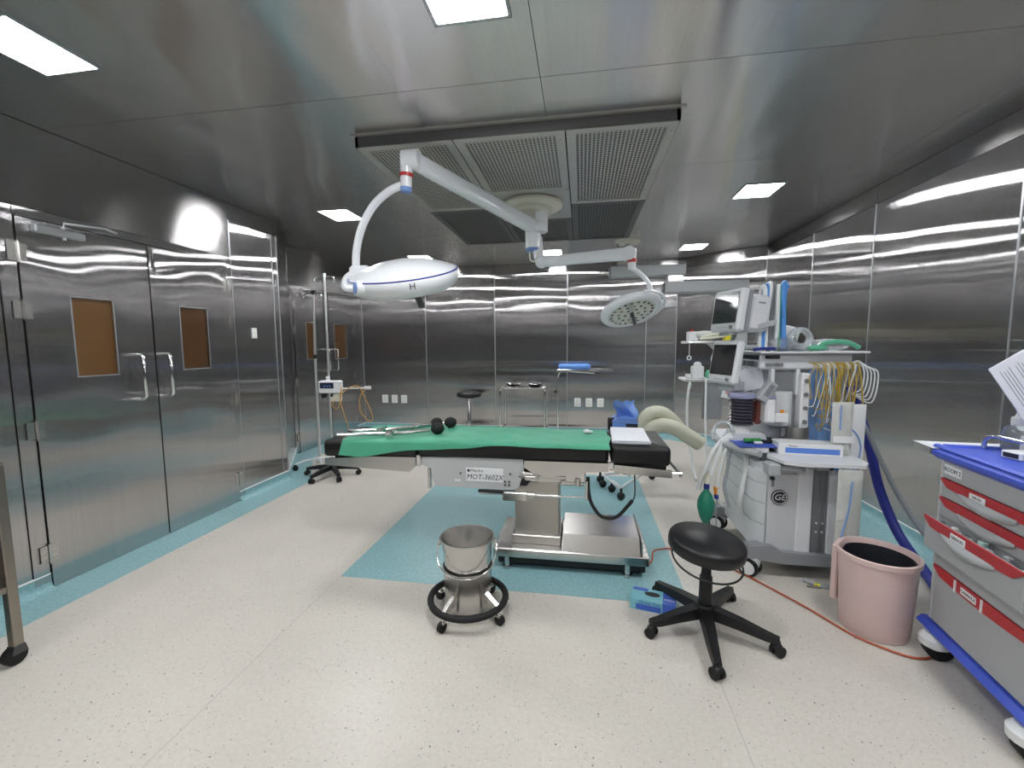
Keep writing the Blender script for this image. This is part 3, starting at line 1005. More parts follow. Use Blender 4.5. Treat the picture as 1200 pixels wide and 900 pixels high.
# rails under the pads
rl = [(-1.76, .668), (-1.76, .625), (-1.21, .60), (-1.14, .60), (-1.10, .635), (-1.095, .70), (-1.4, .695)]
for y0 in (2.69, 3.20):
    tl(MB().prism(rl, y0, y0 + .02, 'y')).build('leg_section_rail', 'steel', ot)
    tl(MB().prism([(-.36, .705), (-.362, .66), (-.30, .62), (-.22, .605), (-.10, .615), (-.02, .64), (.17, .652), (.17, .706)], y0, y0 + .02, 'y')).build('back_section_rail', 'steel', ot)
    tl(MB().prism([(.205, .70), (.205, .648), (.55, .628), (.55, .675)], y0, y0 + .02, 'y')).build('head_section_rail', 'steel', ot)
    tl(MB().bb((-1.09, y0 - .005, .64), (-1.06, y0 + .022, .72), .005)).build('hinge_block', 'chrome', ot)
    tl(MB().bb((.172, y0 - .005, .665), (.203, y0 + .022, .715), .005)).build('hinge_block', 'chrome', ot)
tl(MB().tube([(.55, 2.68, .665), (.60, 2.68, .665), (.60, 2.68, .64), (.60, 2.72, .652), (.575, 3.21, .66)], .009, 8)).build('end_bar', 'chrome', ot)
def pad(x0, x1, z0, z1, z2=None):
    """pad with rolled edges; z2 = top at the x0 end when it sags"""
    m = MB(); N_ = 10
    cxp, cyp = (x0 + x1) / 2, 2.955
    hx, hy = (x1 - x0) / 2, .262
    def rr(ins):
        pts = []
        for cx_, cy_, a0 in ((1, 1, 0), (-1, 1, 90), (-1, -1, 180), (1, -1, 270)):
            for k in range(5):
                a = math.radians(a0 + 90 * k / 4)
                r_ = .03
                pts.append((cxp + cx_ * (hx - r_) + (r_ - ins) * math.cos(a), cyp + cy_ * (hy - r_) + (r_ - ins) * math.sin(a)))
        return pts
    lev = [(.012, 0), (.0, .14), (.0, .75), (.006, .90), (.018, 1.0)]
    vs = []
    for ins, t in lev:
        for (x, y) in rr(ins):
            zb, zt = z0, z1
            if z2 is not None:
                f = (x - x0) / (x1 - x0)
                zb = z0 + (z2 - z1) * (1 - f); zt = z2 + (z1 - z2) * f
            vs.append((x, y, zb + (zt - zb) * t))
    n = 20
    fs = [tuple(range(n))[::-1], tuple((len(lev) - 1) * n + k for k in range(n))]
    for i in range(len(lev) - 1):
        fs += [(i * n + k, i * n + (k + 1) % n, (i + 1) * n + (k + 1) % n, (i + 1) * n + k) for k in range(n)]
    m.add(vs, fs)
    return tl(m).build('pad', 'pad_black', ot, ang=60)
pad(-1.775, -1.09, .70, .812, .795)
pad(-1.085, .172, .708, .815)
pad(.185, .545, .700, .818)
tl(MB().bb((-1.70, 2.72, .665), (-1.10, 3.19, .70))).build('section_board', 'black', ot)
tl(MB().bb((-1.08, 2.72, .68), (.17, 3.19, .708))).build('section_board', 'black', ot)
tl(MB().bb((.20, 2.72, .67), (.52, 3.19, .70))).build('section_board', 'black', ot)
tl(MB().tube(spl([(.045, 2.74, .60), (.05, 2.73, .50), (.075, 2.72, .42), (.13, 2.71, .355), (.19, 2.71, .345), (.24, 2.71, .37), (.29, 2.71, .43), (.32, 2.71, .47)], 6), .0115, 8)).build('black_cable', 'rubber', ot, ang=60)
tl(MB().tube(spl([(.32, 2.71, .47), (.335, 2.72, .50), (.34, 2.78, .60), (.34, 2.8, .66)], 5), .004, 6)).build('thin_cable', 'rubber', ot, ang=60)
tl(MB().bb((.26, 2.74, .625), (.36, 2.84, .66), .004)).build('cable_clamp', 'grey_dark', ot)

# green drape over the pads
def drape(u, v):
    x = -1.63 + 1.815 * u + .012 * math.sin(9 * v + 3 * u)
    hang = max(.012, .105 - .085 * min(1, max(0, (u - .08) / .5))) + .010 * math.sin(17 * u) * (1 - u)
    L_top = .50 - .02 * u
    L = v * (L_top + hang)
    wr = .005 * math.sin(23 * u + 5 * v) * math.sin(11 * v + 7 * u) + .004 * math.sin(41 * u - 13 * v) * math.sin(6 * u + 2 * v)
    zt = .822 - .012 * max(0, (.35 - u) / .35)
    y1 = 3.188 + .02 * math.sin(5 * u)
    if L < L_top:
        return (x, y1 - L * (y1 - 2.688) / L_top, zt + max(-.002, wr) - .006 * max(0, L / L_top - .93) / .07)
    q = L - L_top
    return (x - .25 * q * (1 - u), 2.688 - .006 - .02 * min(q, .05) + .004 * math.sin(31 * u), zt - .008 - q + wr * .3)
dr = MB().grid(drape, 90, 40, -.0015)
do = dr.build('green_drape', 'drape_green', ang=80)
tag(do, 'crumpled green cloth drape spread over the operating table pads', 'drape')

# leg holder rods lying on the drape
def rod(pts_bar, knob, clamp, lab):
    t = thing('leg_holder', lab, 'rod', (0, 0, 0), 0, 'chrome leg holder rods on the operating table')
    t.location = pts_bar[0]
    o = Vector(pts_bar[0])
    f = [Vector(p) - o for p in pts_bar]
    MB().tube(f, .0125, 8).build('bar', 'rod_steel', t)
    k = Vector(knob) - o
    MB().ell(k, (.048, .040, .042), 14, 8, rot=Matrix.Rotation(.4, 3, 'Z')).build('knob', 'rubber', t, ang=80)
    c = Vector(clamp) - o
    q = MB().box(c, (.055, .03, .034), .005, rz=.3)
    q.cyl(c + Vector((0, -.04, -.005)), c + Vector((0, .03, .01)), .009, n=8)
    q.cyl(c + Vector((.02, -.01, .0)), c + Vector((.06, -.02, .03)), .007, n=8)
    q.build('clamp', 'chrome', t)
rod([(-1.66, 2.70, .838), (-1.30, 2.76, .838), (-1.05, 2.86, .852)], (-1.005, 2.89, .86), (-1.31, 2.76, .842), 'chrome leg holder rod nearest the camera with black knob on green drape')
rod([(-1.655, 2.83, .838), (-1.40, 2.85, .842), (-1.10, 3.03, .862)], (-1.07, 3.06, .866), (-1.42, 2.85, .842), 'middle chrome leg holder rod with black knob on green drape')
rod([(-1.32, 2.93, .838), (-1.2, 2.99, .842), (-1.03, 3.12, .858)], (-.985, 3.13, .86), (-1.22, 2.98, .842), 'shortest chrome leg holder rod at the back with black knob on green drape')

mat('paper', '#e6e8ee', 0.6)
pp = thing('paper_stack', 'stack of white papers on the black head pad of the operating table', 'papers', (.32, 2.98, .8185), math.radians(-2))
for k in range(4):
    MB().box((.004 * math.sin(3 * k), .004 * math.cos(5 * k), .002 + .004 * k), (.232, .47, .0036), rz=.012 * math.sin(2 * k + 1)).build('sheet', 'paper', pp)
MB().grid(lambda u, v: (-.116 + .232 * u, -.236 + .472 * v, .0175 + .008 * max(0, .15 - v) ** .5), 6, 10, -.001).build('top_sheet', 'paper', pp, ang=60)
gz = MB()
for k in range(5):
    gz.ell((.045 + .016 * math.cos(2.1 * k), 3.03 + .02 * math.sin(1.7 * k), .835 + .004 * (k % 2)), (.022, .018, .011), 8, 5)
tag(gz.build('gauze_wad', 'white_plastic', ang=80), 'small white gauze wad on the green drape near the papers', 'gauze')

# ================================================================== KICK BUCKET
BX, BY = -.60, 2.165
bs = thing('bucket_stand', 'wheeled steel kick bucket stand with black rubber bumper ring', 'bucket stand', (BX, BY, 0), .35)
MB().tube([(.203 * math.cos(2 * PI * k / 40), .203 * math.sin(2 * PI * k / 40), .085) for k in range(40)], .0175, 10, closed=True).build('bumper_ring', 'rubber', bs, ang=80)
MB().lathe([(.100, .045), (.118, .052), (.132, .262), (.137, .270), (.131, .270), (.127, .264), (.114, .062), (.0001, .06)], (0, 0, 0), 36).build('holder_cup', 'steel', bs, ang=50)
for k in range(4):
    a = PI / 2 * k + PI / 4
    c, s_ = math.cos(a), math.sin(a)
    R = Matrix.Rotation(a, 3, 'Z')
    lg = MB()
    lg.add([R @ Vector(v) for v in [(.118, -.012, .09), (.118, .012, .09), (.118, .012, .15), (.118, -.012, .15), (.20, -.012, .085), (.20, .012, .085), (.20, .012, .098), (.20, -.012, .098)]],
           [(0, 1, 2, 3), (4, 7, 6, 5), (0, 4, 5, 1), (1, 5, 6, 2), (2, 6, 7, 3), (3, 7, 4, 0)])
    lg.build('bracket', 'steel', bs)
    w = MB().cyl((.203 * c, .203 * s_, .045), (.203 * c, .203 * s_, .075), .009, n=8)
    w.box((.203 * c, .203 * s_, .048), (.030, .026, .014), .003, rz=a)
    cs = w.build('caster', 'steel', bs)
    R3 = Vector((-s_, c, 0))
    p = Vector((.21 * c, .21 * s_, .027))
    MB().cyl(p - R3 * .011, p + R3 * .011, .027, n=16).build('wheel', 'rubber', cs)
pt = MB().lathe([(.0001, .064), (.098, .064), (.104, .075), (.138, .415), (.146, .42), (.146, .428), (.137, .428), (.132, .415), (.100, .085), (.0001, .08)], (0, 0, 0), 40)
kbk = thing('kick_bucket', 'open stainless steel pail with lowered bail handle in the bumper stand', 'bucket', (BX, BY, 0), .12)
pt.build('pail', 'steel', kbk, ang=50)
for sx in (-1, 1):
    MB().box((sx * .148, 0, .395), (.012, .034, .04), .004).build('ear', 'steel', kbk)
MB().tube(spl([(-.155, 0, .395), (-.156, -.05, .345), (-.13, -.10, .30), (-.07, -.138, .272), (0, -.150, .264), (.07, -.138, .272), (.13, -.10, .30), (.156, -.05, .345), (.155, 0, .395)], 5), .0042, 6).build('bail_handle', 'chrome', kbk, ang=80)

# ================================================================== STOOLS
def stool(name, label, x, y, rz, zt, r, col_m, contacts=None, tilt=(0, 0), hoop=True, rad=.30):
    t = thing(name, label, 'stool', (x, y, 0), rz)
    Rt = Matrix.Rotation(math.radians(tilt[0]), 3, 'X') @ Matrix.Rotation(math.radians(tilt[1]), 3, 'Y')
    MB().lathe([(.0001, -.075), (r * .93, -.072), (r * .99, -.06), (r, -.035), (r * .985, -.014), (r * .94, -.003), (.0001, 0)], (0, 0, zt), 40, rot=Rt).build('seat', 'black_vinyl', t, ang=60)
    MB().box((0, 0, zt - .085), (.16, .12, .02), .004, rot=Rt).build('seat_plate', 'black_plastic', t)
    if hoop:
        MB().tube([Vector((0, 0, zt - .085)) + Rt @ Vector((r * .90 * math.cos(a), r * .90 * math.sin(a) - .01, -.025 + .022 * math.sin(a))) for a in [2 * PI * k / 36 for k in range(36)]], .005, 6, closed=True).build('lift_hoop', 'black_plastic', t, ang=80)
    MB().lathe([(.034, .10), (.032, .14), (.030, zt - .2), (.024, zt - .19), (.020, zt - .085)], (0, 0, 0), 18).build('column', col_m, t)
    MB().lathe([(.0001, .075), (.055, .08), (.058, .12), (.045, .145), (.0001, .147)], (0, 0, 0), 20).build('hub', 'black_plastic', t)
    ends = contacts or [(rad * math.cos(2 * PI * k / 5), rad * math.sin(2 * PI * k / 5)) for k in range(5)]
    for ex, ey in ends:
        l = math.hypot(ex, ey); u = Vector((ex / l, ey / l, 0)); v = Vector((-u.y, u.x, 0))
        m = MB(); vs = []
        for q, hw, zb, zt_ in ((.03, .036, .085, .14), (.5, .03, .075, .118), (.86, .024, .062, .094), (1.02, .020, .062, .086)):
            c = u * (l * q)
            for w_, z in ((-hw, zb), (hw, zb), (hw * .75, zt_), (-hw * .75, zt_)):
                vs.append(c + v * w_ + Vector((0, 0, z)))
        fs = [(0, 1, 2, 3)[::-1], (12, 13, 14, 15)]
        for i in range(3):
            fs += [(i * 4 + k, i * 4 + (k + 1) % 4, (i + 1) * 4 + (k + 1) % 4, (i + 1) * 4 + k) for k in range(4)]
        arm = m.add([tuple(q) for q in vs], [f[::-1] for f in fs] if False else fs).build('leg', 'black_plastic', t)
        c = u * l
        cm_ = MB().cyl(c + Vector((0, 0, .04)), c + Vector((0, 0, .07)), .012, n=8)
        cm_.ell(c + Vector((0, 0, .042)), (.022, .022, .02), 10, 6)
        cst = cm_.build('caster', 'black_plastic', arm)
        ca = random.uniform(0, PI); cd = Vector((math.cos(ca), math.sin(ca), 0))
        wm = MB()
        for sg in (-1, 1):
            wm.cyl(c + cd * (sg * .006) + Vector((0, 0, .0265)), c + cd * (sg * .024) + Vector((0, 0, .0265)), .0265, n=16)
        w = wm.build('wheel', 'rubber', arm)
    return t
cts = [(.351, 2.1), (.59, 1.864), (.91, 2.054), (.832, 2.47), (.444, 2.47)]
sx0, sy0 = .625, 2.195
stool('rolling_stool', 'black round rolling stool with five-star base in the foreground', sx0, sy0, 0, .485, .182, 'black_plastic', [(a - sx0, b - sy0) for a, b in cts], (4, 5))
stool('rolling_stool', 'distant black stool with chrome column against the back wall', -1.785, 6.68, .3, .69, .20, 'chrome', None, (0, 0), False, .22)

# ================================================================== IV STANDS, BACK OF THE ROOM
def hooks(t, z, spread, m='chrome', n=2, ph=0.0):
    for k in range(n):
        a = ph + 2 * PI * k / n
        u = Vector((math.cos(a), math.sin(a), 0))
        MB().tube(spl([(0, 0, z), u * (spread * .6) + Vector((0, 0, z + .005)), u * spread + Vector((0, 0, z - .01)), u * (spread + .012) + Vector((0, 0, z - .04)), u * (spread - .02) + Vector((0, 0, z - .06)), u * (spread - .06) + Vector((0, 0, z - .05))], 5), .0075, 6).build('hook', m, t, ang=80)
mat('white_enamel', '#d9dbdc', 0.35)
AX_, AY_ = -3.07, 4.60
ia = thing('iv_stand', 'tall iv pole with white four-leg wheeled base by the left wall', 'iv stand', (AX_, AY_, 0))
MB().cyl((0, 0, .10), (0, 0, 1.32), .0155, n=12).build('pole', 'pole_steel', ia)
MB().cyl((-.0, 0, 1.32), (.02, 0, 2.07), .0125, n=12).build('upper_pole', 'pole_steel', ia)
MB().cyl((0, 0, 1.30), (0, 0, 1.345), .022, n=12).build('collar', 'black_plastic', ia)
MB().box((.02, 0, 2.06), (.05, .04, .05), .008).build('top_block', 'black_plastic', ia)
hooks(ia, 2.045, .13, 'chrome', 2, 2.9)
MB().lathe([(.0001, .075), (.05, .08), (.05, .12), (.02, .135), (.0001, .136)], n=16).build('hub', 'white_enamel', ia)
for k in range(4):
    a = -.9 - PI / 2 * k
    u = Vector((math.cos(a), math.sin(a), 0))
    lg = MB().tube(spl([u * .02 + Vector((0, 0, .11)), u * .15 + Vector((0, 0, .105)), u * .25 + Vector((0, 0, .078)), u * .265 + Vector((0, 0, .07))], 4), .013, 8).build('leg', 'white_enamel', ia, ang=60)
    v = Vector((-u.y, u.x, 0))
    w = MB().cyl(u * .265 - v * .016 + Vector((0, 0, .031)), u * .265 + v * .016 + Vector((0, 0, .031)), .031, n=14)
    w.box(u * .265 + Vector((0, 0, .06)), (.03, .03, .03), .004)
    w.build('caster', 'rubber', lg)
BX_, BY_ = -2.755, 4.36
ib = thing('iv_stand', 'iv pole on a black five-star base carrying the infusion pump', 'iv stand', (BX_, BY_, 0))
MB().cyl((0, 0, .10), (0, 0, 2.20), .0125, n=12).build('pole', 'pole_steel', ib)
hooks(ib, 2.19, .10, 'chrome', 2, .1)
MB().cyl((0, 0, 2.19), (0, 0, 2.225), .014, n=10).build('pole_cap', 'white_plastic', ib)
MB().lathe([(.0001, .06), (.05, .065), (.055, .11), (.03, .14), (.0001, .142)], n=18).build('hub', 'black_plastic', ib)
for cxw, cyw in ((-2.80, 4.03), (-2.546, 4.13), (-2.48, 4.42), (-3.04, 4.31), (-2.86, 4.66)):
    u = Vector((cxw - BX_, cyw - BY_, 0)); l = u.length; u = u.normalized(); v = Vector((-u.y, u.x, 0))
    vs = []
    for q, hw, zb, zt_ in ((.03, .03, .07, .125), (.55, .026, .07, .112), (1.0, .02, .062, .09)):
        for w_, z in ((-hw, zb), (hw, zb), (hw * .75, zt_), (-hw * .75, zt_)):
            vs.append(u * (l * q) + v * w_ + Vector((0, 0, z)))
    fs = [(3, 2, 1, 0), (8, 9, 10, 11)]
    for i in range(2):
        fs += [(i * 4 + k, i * 4 + (k + 1) % 4, (i + 1) * 4 + (k + 1) % 4, (i + 1) * 4 + k) for k in range(4)]
    lg = MB().add(vs, fs).build('leg', 'black_plastic', ib)
    w = MB()
    for sg in (-1, 1):
        w.cyl(u * l + v * (sg * .005) + Vector((0, 0, .027)), u * l + v * (sg * .024) + Vector((0, 0, .027)), .027, n=14)
    w.cyl(u * l + Vector((0, 0, .03)), u * l + Vector((0, 0, .07)), .011, n=8)
    w.build('caster', 'rubber', lg)
mat('pump_screen', '#27304a', 0.2, coat=0.5)
ip = thing('infusion_pump', 'white infusion pump with dark display clamped on the iv pole', 'pump', (BX_ + .05, BY_ - .06, .93), .1)
MB().box((.015, -.02, .075), (.235, .10, .135), .012).build('housing', 'white_plastic', ip)
MB().box((-.005, -.071, .092), (.15, .004, .062), .001).build('display', 'pump_screen', ip)
for k in range(3):
    MB().box((-.03 + .03 * k, -.0735, .085), (.016, .002, .012)).build('button', 'blue_cap', ip)
MB().cyl((-.045, .045, .12), (-.045, .045, .185), .022, n=12).build('clamp_head', 'white_plastic', ip)
MB().box((.06, .0, -.045), (.11, .07, .085), .008).build('rear_bracket', 'ivory', ip)
MB().cyl((-.09, -.03, -.03), (-.045, .0, -.02), .022, n=12).build('clamp_knob', 'rubber', ip)
MB().cyl((.03, -.04, -.02), (.03, 0, -.01), .016, n=10).build('clamp_knob', 'rubber', ip)
MB().tube([(.13, -.01, .055), (.40, -.01, .06)], .009, 8).build('side_rod', 'white_plastic', ip)
MB().box((.42, -.01, .062), (.07, .03, .035), .006).build('rod_end', 'white_plastic', ip)
mat('cable_yellow', '#c99b55', 0.45)
yc = thing('patient_cable', 'thin orange cable looped over the infusion pump side rod', 'cable', (BX_ + .05, BY_ - .06, .99), .1)
MB().tube(spl([(.14, -.03, .01), (.13, -.04, -.10), (.10, -.045, -.21), (.06, -.04, -.22), (.03, -.03, -.17), (.08, -.03, -.12), (.17, -.02, -.03), (.26, -.02, .02), (.33, -.02, .01), (.40, -.03, -.12), (.46, -.03, -.26), (.47, -.03, -.34), (.42, -.03, -.35), (.34, -.03, -.25), (.34, -.03, -.10), (.40, -.02, .0)], 6), .0055, 6).build('loop', 'cable_yellow', yc, ang=80)
MB().tube(spl([(.13, -.03, .0), (.12, -.03, -.12), (.15, -.03, -.27), (.19, -.02, -.42), (.20, 0, -.60), (.2, .03, -.86)], 6), .005, 6).build('tail', 'cable_yellow', yc, ang=80)

# steel instrument table with basins, against the back wall
it = thing('instrument_table', 'small bare tubular steel table standing in front of the back wall', 'table', (-.86, 6.45, 0))
for x in (-.33, .33):
    m = MB().tube(spl([(x, -.22, .03), (x, -.22, .70), (x, -.20, .775), (x, -.12, .80), (x, .12, .80), (x, .20, .775), (x, .22, .70), (x, .22, .03)], 4), .0155, 8)
    m.build('end_frame', 'chrome', it, ang=60)
    MB().tube([(x, -.22, .18), (x, .22, .18)], .010, 6).build('side_stretcher', 'chrome', it)
    for y in (-.22, .22):
        MB().cyl((x, y, 0), (x, y, .04), .019, n=10).build('foot', 'rubber', it)
MB().tube([(-.33, .10, .18), (.33, .10, .18)], .010, 6).build('stretcher', 'chrome', it)
MB().tube([(-.33, -.12, .80), (.33, -.12, .80)], .0155, 8).build('front_rail', 'chrome', it)
MB().tube([(-.33, .12, .80), (.33, .12, .80)], .0155, 8).build('rear_rail', 'chrome', it)
MB().bb((-.32, -.12, .806), (.32, .2, .814), .002).build('top', 'steel', it)
for k, x in enumerate((-1.02, -.70)):
    bo = MB().lathe([(.0001, .0), (.07, .002), (.115, .038), (.125, .042), (.115, .046), (.07, .01), (.0001, .008)], (0, 0, 0), 24).build('steel_basin', 'chrome', ang=60)
    bo.location = (x, 6.44, .815)
    tag(bo, '%s shallow steel basin on the tubular table by the back wall' % ('left-hand', 'right-hand')[k], 'basin', 'steel basins on the tubular table')

# mayo stand with wrapped blue pack
my = thing('mayo_stand', 'steel tray stand with a cantilevered tray beside the tubular table', 'tray stand', (-.36, 6.62, 0))
MB().cyl((0, 0, .05), (0, 0, .88), .016, n=10).build('pole', 'chrome', my)
MB().cyl((0, 0, .70), (.0, 0, .74), .022, n=10).build('height_collar', 'steel', my)
MB().cyl((-.05, -.02, .72), (-.02, 0, .72), .016, n=10).build('knob', 'rubber', my)
MB().tube(spl([(0, 0, .86), (0, -.0, .95), (.03, -.02, 1.02), (.10, -.05, 1.045), (.30, -.06, 1.03), (.55, -.06, 1.015)], 5), .014, 8).build('tray_arm', 'chrome', my, ang=60)
MB().tube([(-.25, -.02, .03), (.35, -.02, .03)], .016, 8).build('base_bar', 'chrome', my)
MB().tube([(.0, -.25, .03), (.0, .2, .03)], .016, 8).build('base_bar', 'chrome', my)
ty_ = MB().bb((.0, -.22, 1.048), (.82, .18, 1.058), .003)
for lo, hi in (((0, -.22), (.82, -.208)), ((0, .168), (.82, .18)), ((0, -.22), (.012, .18)), ((.808, -.22), (.82, .18))):
    ty_.bb(lo + (1.05,), hi + (1.072,), .002)
ty_.build('tray', 'steel', my)
mat('wrap_blue', '#5f90d6', 0.6, bump=0.003, bscale=18, var=.15)
def wrap(u, v):
    a = 2 * PI * v
    e = .55
    c, s_ = math.cos(a), math.sin(a)
    k = 1.0 - .35 * max(0, abs(u - .5) * 2 - .8) / .2
    return (-.235 + .47 * u, .14 * k * math.copysign(abs(c) ** e, c), .048 + .045 * k * math.copysign(abs(s_) ** e, s_) + .003 * math.sin(23 * u))
wb_ = MB().grid(wrap, 20, 20)
wb_.add([wrap(0, k / 20) for k in range(20)], [tuple(range(20))[::-1]]); wb_.add([wrap(1, k / 20) for k in range(20)], [tuple(range(20))])
wo = wb_.build('wrapped_pack', 'wrap_blue', ang=70)
wo.location = (-.36 + .25, 6.58, 1.058)
tag(wo, 'blue wrapped instrument pack lying on the cantilevered tray', 'pack')

# warming unit with inflated hose
mat('unit_blue', '#6d93de', 0.4, var=.1)
mat('plastic_film', '#6f97df', 0.25, coat=.4, bump=.004, bscale=30)
mat('hose_cream', '#d8d8c4', 0.55)
wu = thing('warming_unit', 'blue patient warming unit on a white wheeled stand behind the table head', 'warming unit', (.50, 4.38, 0))
for a_, b_ in (((-.28, -.03, .13), (.25, .30, .12)), ((-.20, -.17, .12), (-.13, -.37, .12)), ((-.28, -.03, .13), (-.13, -.37, .10)), ((-.13, -.37, .12), (.25, .30, .12)), ((-.13, -.37, .12), (.10, .02, .13))):
    MB().tube([a_, b_], .011, 6).build('base_tube', 'white_enamel', wu)
for x, y in ((-.28, -.03), (-.20, -.17), (-.13, -.37), (.25, .30), (-.3, .12)):
    w = MB().ell((x, y, .038), (.038, .03, .038), 12, 8)
    w.cyl((x, y, .04), (x, y, .11), .012, n=8)
    w.build('caster', 'rubber', wu)
MB().cyl((-.02, -.02, .12), (-.02, -.02, .60), .014, n=10).build('post', 'white_enamel', wu)
MB().prism([(-.20, .60), (.12, .58), (.12, .70), (.02, .71), (.02, .73), (-.10, .74), (-.16, .73), (-.20, .70)], -.16, .10, 'y').build('blower_body', 'unit_blue', wu)
MB().box((-.02, -.163, .665), (.11, .006, .035), .003).build('carry_handle', 'ink', wu)
MB().cyl((-.24, -.06, .66), (-.18, -.06, .66), .062, n=18).build('motor_knob', 'rubber', wu)
def film(u, v):
    return (-.17 + .20 * u + .02 * math.sin(6 * v), -.05 + .05 * math.sin(5 * u + 3 * v), .71 + .18 * v + .012 * math.sin(14 * u))
MB().grid(film, 14, 10, .004).build('blue_film_cover', 'plastic_film', wu, ang=70)
def corr(pts, r, n=14, k=13):
    P = spl(pts, k)
    return MB().tube(P, [r * (1.0 if i % 2 else .90) for i in range(len(P))], n)
corr([(.07, -.10, .62), (.10, -.13, .72), (.17, -.13, .785), (.26, -.11, .78), (.36, -.06, .71), (.44, .0, .62)], .070).build('inflated_hose', 'hose_cream', wu, ang=80)
corr([(.13, -.16, .56), (.16, -.20, .64), (.24, -.22, .685), (.36, -.22, .66), (.48, -.2, .59), (.60, -.18, .51)], .072).build('inflated_hose', 'hose_cream', wu, ang=80)

# ================================================================== ANESTHESIA MACHINE
mat('machine_white', '#d6d8db', 0.38)
mat('machine_side', '#c2c4c7', 0.4)
mat('machine_grey', '#8b8e92', 0.45)
mat('machine_mid', '#a9acaf', 0.42)
mat('rail_dark', '#85878a', 0.4, 0.3)
mat('screen_black', '#17191c', 0.16, coat=0.6)
mat('clear_plastic', '#dfe6ea', 0.12, trans=0.75, alpha=0.75)
mat('smoke_plastic', '#3a3742', 0.2, coat=.4)
mat('lavender', '#8d8fb0', 0.25, coat=.4)
mat('brown_plastic', '#7a4238', 0.3, coat=.3)
mat('cloth_blue', '#3c56b4', 0.7, bump=.002, bscale=30)
mat('valve_green', '#2f8a44', 0.35)
mat('bag_green', '#1f7f66', 0.42, var=.12)
mat('tube_white', '#dcdfdf', 0.35)
mat('tube_grey', '#9aa0a6', 0.35)
mat('tube_blue', '#4d8fd8', 0.4)
mat('catheter_blue', '#7fa6dc', 0.4)
mat('wire_yellow', '#b3983f', 0.45)
mat('blue_dark', '#232f86', 0.45)
mat('orange', '#d98a1e', 0.45)
mat('mint', '#57ad8b', 0.35, coat=.3)
MX, MY = 1.40, 3.15
am = thing('anesthesia_machine', 'white anesthesia workstation with drawers and round emblem right of the operating table', 'anesthesia machine', (MX, MY, 0))
def ml(mb):
    mb.v = [(v[0] - MX, v[1] - MY, v[2]) for v in mb.v]
    return mb
def mp(mb, nm, m, parent=None, ang=38):
    return ml(mb).build(nm, m, parent or am, ang)
# base with two grey side legs
for y in (2.80, 3.46):
    mp(MB().prism([(1.01, .125), (1.03, .195), (1.16, .21), (1.22, .175), (1.70, .16), (1.70, .10), (1.22, .10), (1.10, .115)][::-1], y - .045, y + .045, 'y'), 'base_leg', 'machine_grey')
mp(MB().bb((1.16, 2.80, .105), (1.72, 3.48, .15), .01), 'base_plate', 'machine_grey')
for x, y in ((1.07, 2.79), (1.08, 3.47), (1.66, 2.80), (1.66, 3.46)):
    c = mp(MB().lathe([(.034, .06), (.040, .09), (.036, .125), (.0001, .126)], (x, y, 0), 16), 'caster', 'machine_white')
    w = MB()
    for sg in (-1, 1):
        w.cyl((x - .02 + sg * .010, y + sg * .012, .058), (x - .02 + sg * .026, y + sg * .031, .058), .058, n=20)
    mp(w, 'wheel', 'rubber', c)
    w = MB()
    for sg in (-1, 1):
        w.cyl((x - .02 + sg * .0262, y + sg * .0313, .058), (x - .02 + sg * .028, y + sg * .0335, .058), .042, n=16)
    mp(w, 'hub_cap', 'white_plastic', c)
# drawer cabinet, front (towards -x) bowed
def bowed(z0, z1, ins=0.0, y0=2.80, y1=3.46, xb=1.53, taper=0.0):
    pts = []
    for k in range(9):
        t = k / 8
        y = y0 + (y1 - y0) * t
        e = min(t, 1 - t)
        x = 1.075 + ins + .055 * max(0, 1 - e / .16) ** 2
        pts.append((x, y))
    P = [(xb, y0)] + pts + [(xb, y1)]
    return P
mp(MB().prism(bowed(0, 0, .012)[::-1], .15, .70), 'cabinet_body', 'machine_white')
for z0, z1 in ((.585, .66), (.46, .578), (.325, .453), (.165, .318)):
    P = bowed(0, 0, 0.0, 2.803, 3.457, 1.13)
    d = mp(MB().prism(P[::-1], z0, z1), 'drawer', 'machine_white')
mp(MB().bb((1.135, 2.793, .15), (1.30, 2.802, .655), .002), 'side_panel', 'machine_side')
mp(MB().bb((1.30, 2.788, .14), (1.385, 2.805, .70), .006), 'edge_panel', 'machine_white')
mp(MB().bb((1.385, 2.797, .17), (1.47, 2.803, .70), .001), 'rail_panel', 'rail_dark')
for x in (1.395, 1.427, 1.46):
    mp(MB().bb((x - .004, 2.789, .17), (x + .004, 2.80, .70), .001), 'rail', 'rail_dark')
mp(MB().bb((1.47, 2.788, .14), (1.535, 2.81, .70), .006), 'edge_panel', 'machine_white')
for x in (1.415, 1.448):
    for z in (.30, .355):
        mp(MB().cyl((x, 2.790, z), (x, 2.797, z), .006, n=8), 'screw', 'white_plastic')
lk = mp(MB().cyl((1.155, 2.785, .625), (1.155, 2.794, .625), .014, n=8), 'drawer_lock', 'ink')
mp(MB().bb((1.148, 2.775, .575), (1.162, 2.785, .615), .002), 'key', 'rail_dark', lk)
em = mp(MB().cyl((1.200, 2.786, .507), (1.200, 2.794, .507), .047, n=32), 'emblem', 'ink')
mp(MB().tube([(1.200 + .040 * math.cos(2 * PI * k / 32), 2.785, .507 + .040 * math.sin(2 * PI * k / 32)) for k in range(32)], .0022, 6, closed=True), 'emblem_ring', 'machine_white', em, 80)
text_mesh('emblem_letters', 'GE', .052, 'machine_white', em, frame((1.200 - MX, 2.7855 - MY, .507), (1, 0, 0), (0, 0, 1)), shear=.25)
